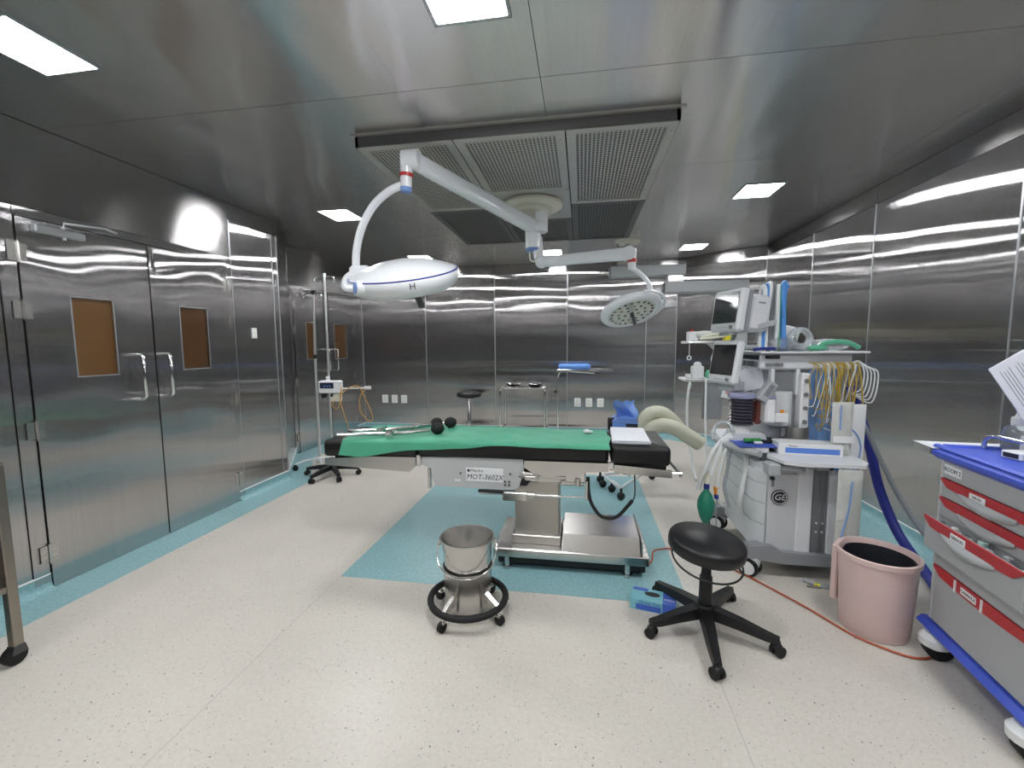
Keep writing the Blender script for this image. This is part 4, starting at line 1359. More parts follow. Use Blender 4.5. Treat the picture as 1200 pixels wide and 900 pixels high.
# worktop
wt = [(1.02, 3.48), (.98, 3.38), (.955, 3.15), (.99, 2.98), (1.08, 2.84), (1.16, 2.87), (1.22, 3.03), (1.58, 3.03), (1.58, 3.48)]
mp(MB().prism(wt, .765, .795), 'worktop', 'machine_white')
mp(MB().bb((1.14, 2.90, .70), (1.55, 3.44, .765), .004), 'worktop_support', 'machine_grey')
gr_ = [Vector((p[0], p[1], .735)) for p in wt[:6]]
mp(MB().tube(spl([(1.03, 3.5, .772), (.975, 3.39, .772), (.945, 3.15, .772), (.98, 2.96, .772), (1.08, 2.79, .772)], 6), .022, 8), 'worktop_bumper', 'machine_mid', None, 60)
tr_ = [(1.13, 2.82), (1.17, 2.68), (1.25, 2.64), (1.575, 2.64), (1.62, 2.70), (1.65, 2.97), (1.57, 3.02), (1.22, 3.0)]
mp(MB().prism(tr_, .742, .762), 'pull_out_tray', 'machine_white')
br = MB().bb((1.10, 2.70, .66), (1.17, 2.80, .735), .01)
br.cyl((1.13, 2.72, .70), (1.30, 2.72, .705), .012, n=10)
br.bb((1.36, 2.70, .705), (1.44, 2.78, .742), .006)
mp(br, 'tray_bracket', 'machine_mid')
for x, c in ((1.33, 'machine_mid'), (1.43, 'ink'), (1.46, 'unit_blue')):
    mp(MB().cyl((x, 2.70, .722), (x, 2.73, .722), .013, n=10), 'tray_knob', c)
# rear housing: flow head, control band, shelf
mp(MB().bb((1.26, 3.16, .795), (1.74, 3.46, 1.28), .01), 'rear_housing', 'machine_mid')
fh = mp(MB().bb((1.18, 3.12, 1.27), (1.74, 3.48, 1.375), .012), 'control_band', 'machine_white')
mp(MB().bb((1.175, 3.14, 1.335), (1.185, 3.44, 1.365), .001), 'display_strip', 'screen_black', fh)
mp(MB().bb((1.21, 3.1155, 1.342), (1.30, 3.121, 1.366), .001), 'display_strip', 'screen_black', fh)
for k in range(4):
    mp(MB().cyl((1.225 + .028 * k, 3.108, 1.303), (1.225 + .028 * k, 3.121, 1.303), .013, n=12), 'knob', 'rail_dark', fh)
    mp(MB().cyl((1.165, 3.17 + .07 * k, 1.303), (1.182, 3.17 + .07 * k, 1.303), .02, n=12), 'knob', 'rail_dark', fh)
mp(MB().bb((1.16, 3.05, 1.378), (1.80, 3.50, 1.392), .004), 'top_shelf', 'machine_white')
rc = MB().bb((1.275, 3.151, 1.13), (1.41, 3.162, 1.255), .002)
mp(rc, 'monitor_recess', 'rail_dark')
for x in (1.265, 1.42):
    mp(MB().bb((x - .012, 3.12, 1.10), (x + .012, 3.17, 1.275), .004), 'recess_post', 'machine_white')
vp = mp(MB().lathe([(.0001, .89), (.075, .895), (.08, .92), (.08, 1.12), (.0001, 1.125)], (1.32, 3.16, 0), 24), 'vaporizer', 'machine_white')
mp(MB().cyl((1.30, 3.04, 1.0), (1.30, 3.05, 1.0), .012, n=10), 'dial', 'orange', vp)
mp(MB().bb((1.25, 3.015, .93), (1.33, 3.06, .99), .006), 'fill_block', 'white_plastic', vp)
vq = mp(MB().bb((1.19, 3.02, .92), (1.255, 3.14, 1.09), .012), 'flow_module', 'white_plastic')
mp(MB().bb((1.195, 3.015, 1.085), (1.25, 3.11, 1.10), .004), 'flow_cap', 'lavender', vq)
mp(MB().bb((1.42, 3.07, .86), (1.475, 3.16, 1.25), .01), 'gas_panel', 'white_plastic')
for z in (.93, 1.02, 1.11, 1.2):
    mp(MB().cyl((1.447, 3.058, z), (1.447, 3.072, z), .014, n=10), 'gauge', 'rail_dark')
mp(MB().bb((1.50, 3.14, .76), (1.66, 3.18, 1.27), .004), 'blue_back_panel', 'catheter_blue')
# bellows absorber
bl = MB()
prof = [(.0001, .900)]
for k in range(8):
    prof += [(.080, .902 + .022 * k), (.070, .913 + .022 * k)]
prof += [(.08, 1.08), (.0001, 1.085)]
ab = mp(MB().lathe(prof, (1.075, 3.12, 0), 24), 'absorber', 'smoke_plastic', None, 60)
mp(MB().lathe([(.086, 1.08), (.088, 1.095), (.08, 1.113), (.0001, 1.117)], (1.075, 3.12, 0), 24), 'absorber_lid', 'lavender', ab, 60)
mp(MB().lathe([(.055, .84), (.055, .90), (.0001, .901)], (1.075, 3.12, 0), 20), 'absorber_base', 'white_plastic', ab)
mp(MB().bb((1.155, 3.10, .90), (1.20, 3.17, 1.07), .012), 'canister', 'brown_plastic')
mp(MB().prism([(1.0, .795), (1.22, .795), (1.20, .845), (1.02, .845)], 3.04, 3.22, 'y'), 'absorber_mount', 'machine_white')
# rear mast with monitors on arms
mp(MB().cyl((1.265, 3.22, 1.375), (1.28, 3.22, 1.86), .014, n=12), 'mast', 'rail_dark')
mp(MB().bb((.98, 3.18, 1.405), (1.28, 3.26, 1.435), .008), 'monitor_arm', 'machine_mid')
mp(MB().bb((.99, 3.18, 1.34), (1.05, 3.26, 1.40), .01), 'arm_joint', 'machine_mid')
mp(MB().prism([(.98, 1.50), (1.26, 1.565), (1.26, 1.60), (.98, 1.525)], 3.12, 3.34, 'y'), 'monitor_shelf', 'machine_mid')
mp(MB().cyl((1.02, 3.22, 1.43), (1.05, 3.22, 1.52), .014, n=10), 'shelf_post', 'rail_dark')

def monitor(name, label, c, w, h, dep, yaw, pitch, m_case, rear=0.0):
    """screen faces local -y; yaw turns it towards the table"""
    t = thing(name, label, 'monitor', c, yaw)
    Rp = Matrix.Rotation(pitch, 3, 'X')
    def B(cc, d, bev, nm, m, par=None):
        return MB().box(Rp @ Vector(cc), d, bev, rot=Rp).build(nm, m, par or t)
    case = B((0, 0, 0), (w, dep, h), .016, 'case', m_case)
    B((0, -dep / 2 - .001, h * .05), (w * .84, .004, h * .70), .001, 'screen', 'screen_black')
    for k in range(4):
        B((-w * .18 + k * w * .10, -dep / 2 - .002, -h * .40), (w * .05, .004, h * .03), .001, 'button', 'machine_mid')
    MB().cyl(Rp @ Vector((w * .30, -dep / 2 - .012, -h * .40)), Rp @ Vector((w * .30, -dep / 2, -h * .40)), .013, n=12).build('dial', 'rail_dark', t)
    if rear:
        B((0, dep / 2 + .012, 0), (w * .97, .025, h * .95), .004, 'grey_collar', 'machine_grey')
        rb = B((0, dep / 2 + .024 + rear / 2, -.005), (w * .86, rear, h * .84), .02, 'rear_case', m_case)
        B((w * .43 + .001, dep / 2 + .024 + rear * .55, h * .22), (.003, .05, .01), 0, 'badge', 'rail_dark', rb)
    else:
        B((0, dep / 2 + .015, -h * .05), (w * .6, .03, h * .5), .01, 'rear_case', 'machine_mid')
    return t
MY_ = math.radians(-74)
monitor('patient_monitor', 'upper grey patient monitor with deep rear case on the anesthesia machine', (1.005, 3.22, 1.668), .32, .29, .06, MY_, math.radians(-7), 'machine_white', .15)
m2 = monitor('ventilator_display', 'lower flat display screen below the patient monitor', (.99, 3.20, 1.315), .27, .30, .055, MY_ + .08, math.radians(-9), 'machine_white')
MB().box((0, .05, -.165), (.16, .10, .07), .01).build('swivel_foot', 'machine_mid', m2)

# hose bundle thrown over the mast
hb = thing('hose_bundle', 'white and blue breathing hoses draped over the mast behind the monitors', 'hoses', (1.275, 3.22, 1.40))
for k, (dx, m_, r_) in enumerate(((-.045, 'tube_white', .014), (-.03, 'tube_blue', .012), (-.018, 'tube_white', .013), (.02, 'tube_white', .014), (.034, 'mint', .009), (.045, 'tube_blue', .016), (.055, 'tube_blue', .015))):
    h = .43 + .012 * (k % 3)
    dx *= 1.5
    MB().tube(spl([(dx - .012, -.03 - .004 * k, .0), (dx - .008 + .012 * math.sin(3 * k), -.03, .2), (dx * .8, -.028, h - .05), (dx + .01, .0, h), (dx + .006, .03, h - .06), (dx, .035, .05)], 6), r_, 8).build('hose', m_, hb, ang=80)
# things on the top shelf
vb = thing('mask_bag', 'clear bag with a coiled face mask on the anesthesia machine top shelf', 'bag', (1.415, 3.18, 1.393))
MB().tube([(.055 * math.cos(2 * PI * k / 24) + .02, -.03 + .02 * math.sin(2 * PI * k / 24), .085 + .055 * math.sin(2 * PI * k / 24)) for k in range(24)], .022, 8, closed=True).build('mask_cuff', 'clear_plastic', vb, ang=80)
MB().box((-.03, .04, .09), (.13, .02, .16), .008, rot=Matrix.Rotation(.25, 3, 'Y')).build('white_card', 'white_plastic', vb)
MB().ell((-.08, 0, .045), (.10, .06, .05), 14, 8).build('bag_film', 'clear_plastic', vb, ang=80)
MB().ell((.0, -.02, .02), (.14, .07, .02), 14, 6).build('bag_base', 'clear_plastic', vb, ang=80)
gm = thing('mint_bag', 'clear bag of mint green tubing lying on the machine top shelf', 'bag', (1.62, 3.18, 1.393))
MB().tube(spl([(-.14, -.05, .015), (-.10, -.06, .02), (-.05, -.05, .05), (.03, -.05, .06), (.10, -.05, .05), (.16, -.04, .02)], 6), .016, 8).build('mint_tube', 'mint', gm, ang=80)
MB().ell((-.10, -.06, .02), (.07, .04, .02), 12, 6).build('mint_fold', 'mint', gm, ang=80)
MB().ell((.0, .03, .04), (.15, .08, .04), 14, 8).build('bag_film', 'clear_plastic', gm, ang=80)
bc = MB().tube(spl([(1.12, 3.07, 1.405), (1.17, 3.08, 1.41), (1.26, 3.10, 1.41)], 4), .012, 6)
tag(bc.build('blue_pen_probe', 'blue_dark', ang=80), 'dark blue probe lying at the left end of the machine top shelf', 'probe')
# white notes and tilted small device between monitor and housing
nt_ = MB().box((1.165, 3.215, 1.20), (.15, .010, .16), .002, rot=Matrix.Rotation(-.25, 3, 'Y') @ Matrix.Rotation(.15, 3, 'X'))
tag(nt_.build('note_card', 'paper'), 'blank white card propped behind the bellows canister', 'card')
td = thing('gas_analyzer', 'small grey tilted module leaning right of the bellows canister', 'module', (1.20, 3.05, 1.13))
Rq = Matrix.Rotation(.55, 3, 'Y')
MB().box((0, 0, 0), (.06, .07, .14), .006, rot=Rq).build('case', 'machine_mid', td)
MB().box(Rq @ Vector((0, -.0365, .01)), (.03, .004, .08), .001, rot=Rq).build('panel', 'rail_dark', td)
# worktop items
bcl = MB().grid(lambda u, v: (.985 + .30 * u, 2.86 + .34 * v, .798 + .003 * math.sin(9 * u + 4 * v) ** 2), 14, 14, .002)
tag(bcl.build('blue_cloth', 'cloth_blue', ang=70), 'royal blue cloth on the anesthesia machine worktop', 'cloth')
gv = thing('green_valve', 'green valve fitting on the blue worktop cloth', 'valve', (1.10, 2.97, .802))
MB().cyl((-.05, 0, .015), (.05, .01, .015), .015, n=10).build('barrel', 'valve_green', gv)
MB().cyl((.0, 0, .015), (.0, -.03, .025), .012, n=8).build('stem', 'valve_green', gv)
MB().box((.02, -.04, .01), (.05, .02, .016), .004).build('white_clip', 'white_plastic', gv)
tag(MB().tube(spl([(1.13, 3.02, .812), (1.18, 2.98, .812), (1.25, 2.99, .812), (1.25, 3.05, .812), (1.18, 3.06, .812)], 6), .011, 8).build('black_hose_coil', 'rubber', ang=80), 'short curl of black hose beside the green valve', 'hose')
sp = thing('steel_pot', 'dark steel cup on the anesthesia machine worktop', 'cup', (1.42, 3.105, .796))
MB().lathe([(.0001, .0), (.068, .0), (.07, .10), (.066, .10), (.062, .008), (.0001, .006)], n=24).build('cup', 'steel_satin', sp, ang=50)
MB().box((-.085, 0, .055), (.03, .02, .06), .004).build('cup_handle', 'rail_dark', sp)
gbx = thing('glove_carton', 'white and blue carton lying on the pull-out tray', 'carton', (1.385, 2.90, .7625), math.radians(-6))
MB().box((0, 0, .035), (.345, .14, .07), .002).build('carton', 'white_plastic', gbx)
mat('print_blue', '#5b86d8', 0.5)
MB().box((.01, -.0705, .028), (.29, .001, .033)).build('blue_print', 'print_blue', gbx)
text_mesh('carton_lettering', 'Medical', .016, 'ink', gbx, frame((-.095, -.071, .055), (1, 0, 0), (0, 0, 1)), ext=.0003)
# sterile packs hung on the side
mat('pouch', '#c6c8c3', 0.28, coat=.3, bump=.010, bscale=22, var=.12)
mat('pouch_paper', '#e4e6e8', 0.5)
def pouch(name, label, x0, x1, y, z0, z1, strip, th=.016, m='pouch'):
    t = thing(name, label, 'pouch', ((x0 + x1) / 2, y, z0))
    w = x1 - x0; h = z1 - z0
    def fn(sgn):
        return lambda u, v: (-w / 2 + w * u, sgn * th * (math.sin(PI * u) ** .5) * (math.sin(PI * v) ** .4) * (1 + .25 * math.sin(9 * v + 7 * u)), h * v)
    mbp = MB().grid(fn(-1), 10, 24)
    mbp.build('film', m, t, ang=70)
    MB().grid(lambda u, v: (-w / 2 + w * (1 - u), th * .6 * (math.sin(PI * u) ** .5) * (math.sin(PI * v) ** .4), h * v), 6, 12).build('backing', 'pouch_paper', t, ang=70)
    if strip:
        MB().tube(spl([Vector(p) + Vector((0, -th * 1.35, 0)) for p in strip], 6), .0042, 8).build('catheter', 'catheter_blue', t, ang=80)
    return t
pouch('sterile_pouch', 'long crinkled sterile pouch with blue catheter hanging below the tray end', 1.425, 1.550, 2.62, .12, .74, [(.0, 0, .56), (-.01, 0, .40), (-.04, 0, .22), (-.03, 0, .08), (.02, 0, .05)])
pouch('sterile_pouch', 'crinkled sterile pouch with printed strip hanging above the tray end', 1.50, 1.615, 2.86, .765, 1.09, [(-.02, 0, .31), (-.02, 0, .16)])
pouch('sterile_pouch', 'flat white sterile pouch with curved blue tube at the machine right side', 1.59, 1.725, 2.93, .60, 1.07, [(-.03, 0, .33), (.02, 0, .28), (.045, 0, .20), (.03, 0, .10), (-.01, 0, .03)], .008, 'pouch_paper')
pst = MB().bb((1.502, 2.836, .845), (1.613, 2.841, .885))
tag(pst.build('pouch_sticker', 'label_white'), 'white printed sticker on the upper sterile pouch', 'sticker')
# ECG leads: yellow wires hanging from the band
ew = thing('lead_wires', 'tangle of yellow and white lead wires hanging from the machine right side', 'wires', (1.60, 3.06, 1.33))
rw = random.Random(3)
for k in range(44):
    x0 = -.14 + .26 * rw.random(); ln_ = .22 + .22 * rw.random()
    sw = .06 * (rw.random() - .5)
    MB().tube(spl([(x0, .02, -.01), (x0 + .01, -.03 - .02 * rw.random(), -.03), (x0 + sw, -.04 - .03 * rw.random(), -ln_ * .5), (x0 + sw * 1.5 + .05 * (rw.random() - .5), -.03 - .03 * rw.random(), -ln_), (x0 + sw * 1.5 - .08 * (rw.random() - .3), -.04, -ln_ + .06 * (rw.random() - .4))], 5), .003, 5).build('lead', 'wire_yellow' if k % 4 else 'tube_white', ew, ang=80)
for k in range(5):
    r_ = .035 + .013 * k
    MB().tube(spl([(.09, 0, -.02), (.09 + r_, -.03, .0 - .01 * k), (.10 + r_ * 1.5, -.04, -.08), (.09 + r_ * 1.3, -.04, -.18 - .02 * k), (.09, -.02, -.20)], 6), .0045, 6).build('white_lead', 'tube_white', ew, ang=80)
# breathing circuit on the left, reservoir bag
bcq = thing('breathing_circuit', 'white corrugated breathing hoses drooping from the worktop corner', 'hoses', (.97, 3.10, .80))
def cc(pts, r, m):
    P = spl(pts, 10)
    MB().tube(P, [r * (1.0 if i % 2 else .86) for i in range(len(P))], 10).build('hose', m, bcq, ang=80)
cc([(.10, .02, .02), (.02, -.01, .02), (-.06, -.02, -.06), (-.13, -.03, -.22), (-.17, -.03, -.36)], .016, 'tube_white')
cc([(.10, .0, .0), (.0, -.04, .0), (-.06, -.06, -.12), (-.10, -.06, -.26), (-.115, -.06, -.40)], .019, 'tube_white')
cc([(.08, -.04, .0), (-.0, -.07, -.05), (-.04, -.08, -.18), (-.06, -.08, -.30), (-.045, -.07, -.42), (.0, -.05, -.46)], .014, 'tube_white')
cc([(.08, -.06, -.02), (.01, -.10, -.06), (-.01, -.10, -.20), (-.02, -.1, -.32), (.02, -.09, -.45)], .012, 'tube_grey')
cc([(.10, -.10, -.08), (.10, -.13, -.16), (.075, -.14, -.30), (.07, -.12, -.42), (.11, -.08, -.50)], .017, 'tube_white')
MB().tube(spl([(.06, -.05, .0), (.02, .0, .10), (-.05, .02, .09), (-.08, .0, .0)], 6), .012, 8).build('y_piece', 'clear_plastic', bcq, ang=80)
MB().tube(spl([(-.04, -.06, -.18), (-.06, -.07, -.34), (-.055, -.06, -.50), (-.05, -.05, -.66), (-.10, -.02, -.78)], 6), .004, 6).build('sample_line', 'tube_grey', bcq, ang=80)
oc = MB().cyl((-.065, -.075, -.32), (-.062, -.075, -.37), .018, .014, n=10)
oc.build('orange_connector', 'orange', bcq)
MB().cyl((-.062, -.075, -.37), (-.06, -.075, -.40), .016, n=10).build('blue_connector', 'blue_dark', bcq)
rbg = thing('reservoir_bag', 'green rubber reservoir bag hanging from a breathing hose', 'breathing bag', (.845, 3.03, .20))
MB().lathe([(.0001, .0), (.018, .02), (.042, .07), (.056, .13), (.054, .18), (.036, .225), (.018, .25), (.016, .27), (.0001, .271)], n=20).build('bag', 'bag_green', rbg, ang=80)
MB().cyl((0, 0, .265), (0, 0, .30), .019, n=12).build('collar', 'blue_dark', rbg)
MB().cyl((0, 0, .30), (.005, 0, .36), .018, .022, n=12).build('elbow', 'hose_cream', rbg)
ph_ = thing('suction_hose', 'white hose with pale connector falling from the pendant lower shelf to the floor', 'hose', (1.25, 5.28, 1.0))
MB().tube(spl([(.0, 0, .0), (-.02, -.02, -.10), (-.03, -.02, -.30), (-.03, -.1, -.60), (-.02, -.3, -.90), (-.05, -.6, -.985)], 7), .014, 8).build('hose', 'tube_white', ph_, ang=80)
MB().cyl((0, 0, -.02), (-.015, -.01, -.09), .02, .014, n=10).build('connector', 'mint_pale', ph_)
tag(MB().tube(spl([(1.42, 5.28, 1.05), (1.42, 5.26, .95), (1.41, 5.2, .6), (1.40, 5.1, .3), (1.42, 5.0, .02)], 7), .013, 8).build('pendant_hose', 'tube_white', ang=80), 'second white hose hanging straight down from the pendant lower shelf', 'hose')
# pendant shelf contents
sb = thing('glove_bundle', 'bundle of white packs and cream tubing on the pendant upper shelf', 'bundle', (1.45, 5.42, 1.4765))
MB().box((-.16, 0, .055), (.11, .12, .11), .01).build('white_box', 'white_plastic', sb)
MB().cyl((-.17, -.02, .11), (-.17, -.02, .135), .02, n=12).build('red_cap', 'red_band', sb)
MB().ell((-.02, 0, .06), (.15, .10, .06), 14, 8).build('film_pack', 'pouch', sb, ang=80)
MB().tube(spl([(-.10, -.11, .02), (.0, -.12, .03), (.1, -.11, .04), (.18, -.08, .06), (.12, -.10, .08), (.0, -.11, .06), (-.08, -.11, .04)], 6), .016, 8).build('tubing', 'hose_cream', sb, ang=80)
mat('yellow', '#d8d030', 0.5)
tag(MB().bb((1.63, 5.34, 1.4765), (1.70, 5.44, 1.66), .006).build('yellow_carton', 'yellow'), 'small yellow carton at the right end of the pendant upper shelf', 'carton')
cn = thing('suction_canister', 'white suction canister with domed cap on the pendant lower shelf', 'canister', (1.36, 5.42, 1.031))
MB().box((0, 0, .075), (.13, .11, .15), .012).build('body', 'white_plastic', cn)
MB().lathe([(.045, .15), (.045, .175), (.025, .195), (.0001, .20)], n=16).build('cap', 'white_plastic', cn)
tag(MB().bb((1.225, 5.37, 1.0315), (1.285, 5.44, 1.085), .008).build('small_box', 'white_plastic'), 'tiny white box at the left end of the pendant lower shelf', 'box')
for k, (x, m_) in enumerate(((1.475, 'mint'), (1.55, 'unit_blue'))):
    b = thing('fluid_bottle', '%s fluid bottle on the pendant lower shelf' % ('teal', 'blue')[k], 'bottle', (x, 5.40, 1.031), 0, 'bottles on the pendant lower shelf')
    MB().lathe([(.0001, 0), (.032, .0), (.034, .07), (.015, .095), (.012, .11), (.0001, .112)], n=16).build('bottle', m_, b, ang=50)
    MB().cyl((0, 0, .105), (0, 0, .13), .014, n=10).build('cap', 'ink', b)
ct = MB()
ct.tube([(1.57 + .085 * math.cos(a), 5.30 + .006 * i, 1.265 + .095 * math.sin(a)) for i in range(2) for a in [2 * PI * k / 20 for k in range(20)]], .010, 6, closed=True)
tag(ct.build('coiled_tube', 'tube_white', ang=80), 'coil of clear tubing hanging between the pendant shelves', 'tubing')

# floor hoses right of the machine
mat('royal_hose', '#2a3590', 0.5)
tag(MB().tube(spl([(1.74, 3.12, 1.15), (1.84, 3.20, .98), (1.94, 3.24, .75), (2.01, 3.22, .45), (2.06, 3.10, .20), (2.07, 2.88, .06), (2.02, 2.70, .032), (1.95, 2.55, .032)], 8), .030, 10, flat=.9).build('gas_hose', 'royal_hose', ang=80), 'thick royal blue gas hose running from the machine down to the floor', 'hose')
tag(MB().tube(spl([(1.74, 3.07, 1.02), (1.86, 3.12, .85), (1.97, 3.12, .62), (2.08, 3.08, .38), (2.19, 2.98, .16), (2.22, 2.82, .02)], 8), .014, 8).build('scavenging_hose', 'tube_grey', ang=80), 'thin grey hose falling beside the royal blue gas hose', 'hose')
tag(MB().tube(spl([(1.55, 2.83, .58), (1.60, 2.80, .56), (1.63, 2.79, .60), (1.64, 2.82, .70)], 6), .012, 8).build('drain_tube', 'tube_white', ang=80), 'short curved clear tube at the machine side behind the pouches', 'tube')

pl(MB().bb((1.40, PY - .40, .56), (1.62, PY - .37, .985), .004)).build('lower_panel', 'machine_grey', pd)
hpn = thing('hanging_packet', 'small white printed packet hanging under the pendant lower shelf', 'packet', (1.66, 5.24, .80))
MB().box((0, 0, .10), (.13, .012, .17), .003, rot=Matrix.Rotation(.2, 3, 'Y')).build('packet', 'pouch_paper', hpn)
MB().box((0, -.0075, .09), (.07, .002, .05), 0, rot=Matrix.Rotation(.2, 3, 'Y')).build('red_print', 'red_pale', hpn)
# ================================================================== CRASH CART
mat('cart_grey', '#a6a8aa', 0.42)
mat('cart_post', '#b9bbbd', 0.35)
mat('cart_blue', '#4159c8', 0.42, var=.05)
mat('drawer_red', '#b3202a', 0.35, coat=.2)
mat('cup_clear', '#b4b7b9', 0.15, coat=.6, alpha=0.7)
ca = math.atan2(-.08, .59)
cc_ = thing('crash_cart', 'grey medical drawer cart with blue top and red drawer handles at the right edge', 'cart', (1.572, 1.895, 0), ca)
CM = Matrix.Translation((1.572, 1.895, 0)) @ Matrix.Rotation(ca, 4, 'Z')
def cw(p):
    return CM @ Vector(p)
for x in (.005, .46):
    for y in (-.255, .255):
        k = MB().lathe([(.03, .05), (.058, .068), (.060, .10), (.04, .125), (.0001, .126)], (x, y, 0), 18)
        c = k.build('caster', 'white_plastic', cc_)
        MB().cyl((x + .012, y - .024, .052), (x + .012, y + .024, .052), .052, n=20).build('wheel', 'rubber', c)
MB().bb((-.04, -.335, .125), (.54, .335, .172), .02).build('bumper_base', 'cart_blue', cc_)
MB().bb((.004, -.285, .172), (.50, .285, .925), .006).build('cabinet', 'cart_grey', cc_)
for y in (-.285, .285):
    MB().bb((-.008, y - .012, .172), (.03, y + .012, .925), .006).build('corner_post', 'cart_post', cc_)
MB().bb((-.035, -.33, .925), (.54, .33, .978), .018).build('blue_top', 'cart_blue', cc_)
for lo, hi in (((-.03, -.325), (.0, .325)), ((.505, -.325), (.535, .325)), ((.0, .295), (.505, .325)), ((.0, -.325), (.505, -.295))):
    MB().bb(lo + (.97,), hi + (.988,), .008).build('top_lip', 'cart_blue', cc_)
MB().bb((-.010, -.27, .848), (.006, .27, .925), .002).build('header_strip', 'cart_grey', cc_)
rl_ = MB().bb((-.0125, .155, .868), (-.009, .262, .910), .001).build('room_label', 'label_white', cc_)
text_mesh('room_lettering', 'ROOM 2', .027, 'ink', rl_, frame((-.0128, .208, .889), (0, -1, 0), (0, 0, 1)), ext=.0004)
def drawer(z0, z1, pull, label, cup=True):
    x0 = -.012 - pull
    MBd = MB().bb((x0, -.268, z0), (x0 + .016, .268, z1), .003)
    d = MBd.build('drawer', 'cart_grey', cc_)
    h = min(.05, (z1 - z0) * .55)
    top = z1 + .004
    pts = [(-.268, top), (.268, top), (.268, top - .010)]
    n = 12
    for k in range(n + 1):
        y = .225 - .45 * k / n
        pts.append((y, top - h * (.80 + .20 * math.sin(PI * k / n))))
    pts.append((-.268, top - .010))
    MB().prism(pts, x0 - .006, x0 + .002, 'x').build('red_handle', 'drawer_red', d)
    if cup:
        MB().grid(lambda u, v: (x0 - .005 - .022 * math.sin(PI * u) * math.sin(PI * min(1, v * .9 + .05)), .15 - .30 * u, top - h * .80 - .045 * v * (.25 + .75 * math.sin(PI * u))), 14, 6, .003).build('handle_cup', 'cup_clear', d, ang=70)
    if label:
        p = MB().bb((x0 - .0095, -.0, top - h * .78), (x0 - .006, .085, top - h * .22), .0005).build('drawer_label', 'label_white', d)
        text_mesh('drawer_lettering', label, h * .34, 'ink', p, frame((x0 - .0098, .0425, top - h * .5), (0, -1, 0), (0, 0, 1)), ext=.0003)
    if pull:
        t = MB().bb((x0 + .016, -.255, z0 + .01), (x0 + .30, .255, z0 + .016))
        t.bb((x0 + .016, -.258, z0 + .01), (x0 + .30, -.252, z1 - .02)); t.bb((x0 + .016, .252, z0 + .01), (x0 + .30, .258, z1 - .02))
        t.build('drawer_tray', 'steel', d)
        for sg in (-1, 1):
            MB().bb((x0 + .02, sg * .268 - .006, z0 + .03), (x0 + .20, sg * .268 + .006, z1 - .03), .002).build('slide_rail', 'steel', d)
    return d
drawer(.762, .842, 0, 'DRUGS')
drawer(.675, .756, 0, '')
drawer(.528, .668, .05, 'NEEDLES')
d4 = drawer(.180, .440, 0, 'CANNULA', False)
MB().bb((-.012, -.268, .446), (.004, .268, .522), .002).build('filler_panel', 'cart_grey', cc_)
for y in (.12, -.03):
    MB().bb((-.0225, y - .004, .392), (-.018, y + .004, .444)).build('white_tape', 'label_white', d4)
rr_ = random.Random(11)
pcm = ('white_plastic', 'mint_pale', 'label_white', 'grey_paint', 'clear_plastic', 'tube_white')
for k in range(16):
    b = MB().box((0, 0, .02), (.020 + .008 * rr_.random(), .027, .035 + .025 * rr_.random()), .004).build('medicine_packet', pcm[k % 6])
    b.location = cw((-.028, -.235 + .031 * k, .600 + .025 * rr_.random()))
    b.rotation_euler = (0, .2 * (rr_.random() - .5), ca + .5 * (rr_.random() - .5))
    tag(b, 'small medicine packet standing in the open cart drawer', 'packet', 'medicine packets in the open drawer')
# rail, bottle, papers on the cart
rp = [cw((.135, .29, .982)), cw((.135, .29, 1.02)), cw((.14, .275, 1.038)), cw((.15, .24, 1.045)), cw((.20, -.25, 1.045)), cw((.20, -.285, 1.035)), cw((.20, -.295, 1.01)), cw((.20, -.295, .982))]
tag(MB().tube(rp, .0095, 10).build('push_rail', 'chrome', ang=60), 'bent chrome guard rail on the blue cart top', 'rail')
mat('gel_clear', '#e6edf0', 0.08, trans=0.9)
sb_ = thing('sanitizer_bottle', 'clear hand sanitizer pump bottle standing on the blue cart top', 'bottle', tuple(cw((.225, .262, .979))))
MB().lathe([(.0001, 0), (.044, .0), (.047, .008), (.047, .085), (.040, .105), (.018, .118), (.016, .122), (.0001, .123)], n=24).build('bottle_body', 'gel_clear', sb_, ang=60)
MB().lathe([(.022, .118), (.022, .148), (.012, .152), (.008, .165), (.0001, .166)], n=16).build('pump_collar', 'white_plastic', sb_)
MB().lathe([(.006, .16), (.009, .178), (.014, .19), (.013, .196), (.0001, .197)], n=12).build('pump_head', 'white_plastic', sb_)
MB().box((.0, -.0465, .05), (.05, .003, .06)).build('bottle_label', 'pouch_paper', sb_)
wbx = thing('charger_box', 'small white box with a black end on the blue cart top', 'box', tuple(cw((.16, .12, .979))), ca + .25)
MB().box((.05, 0, .016), (.20, .075, .03), .003).build('case', 'white_plastic', wbx)
MB().box((-.0505, 0, .016), (.003, .055, .018)).build('dark_end', 'ink', wbx)
so_ = thing('side_tray', 'dark folding side tray at the far end of the cart under papers', 'tray', tuple(cw((.10, .40, .93))), ca)
MB().box((0, 0, .036), (.26, .13, .006), .001).build('tray_plate', 'grey_dark', so_)
MB().box((-.127, 0, .022), (.006, .13, .032), .001).build('tray_edge', 'steel_satin', so_)
MB().box((0, -.055, .018), (.22, .02, .03), .002).build('tray_hinge', 'steel_satin', so_)
sp_ = thing('loose_papers', 'white papers on the side tray at the far end of the cart', 'papers', tuple(cw((.13, .37, .970))), ca)
for k in range(3):
    MB().box((.01 * k, -.008 * k, .001 + .0022 * k), (.34, .16, .002), rz=.04 * k - .03).build('sheet', 'paper', sp_)
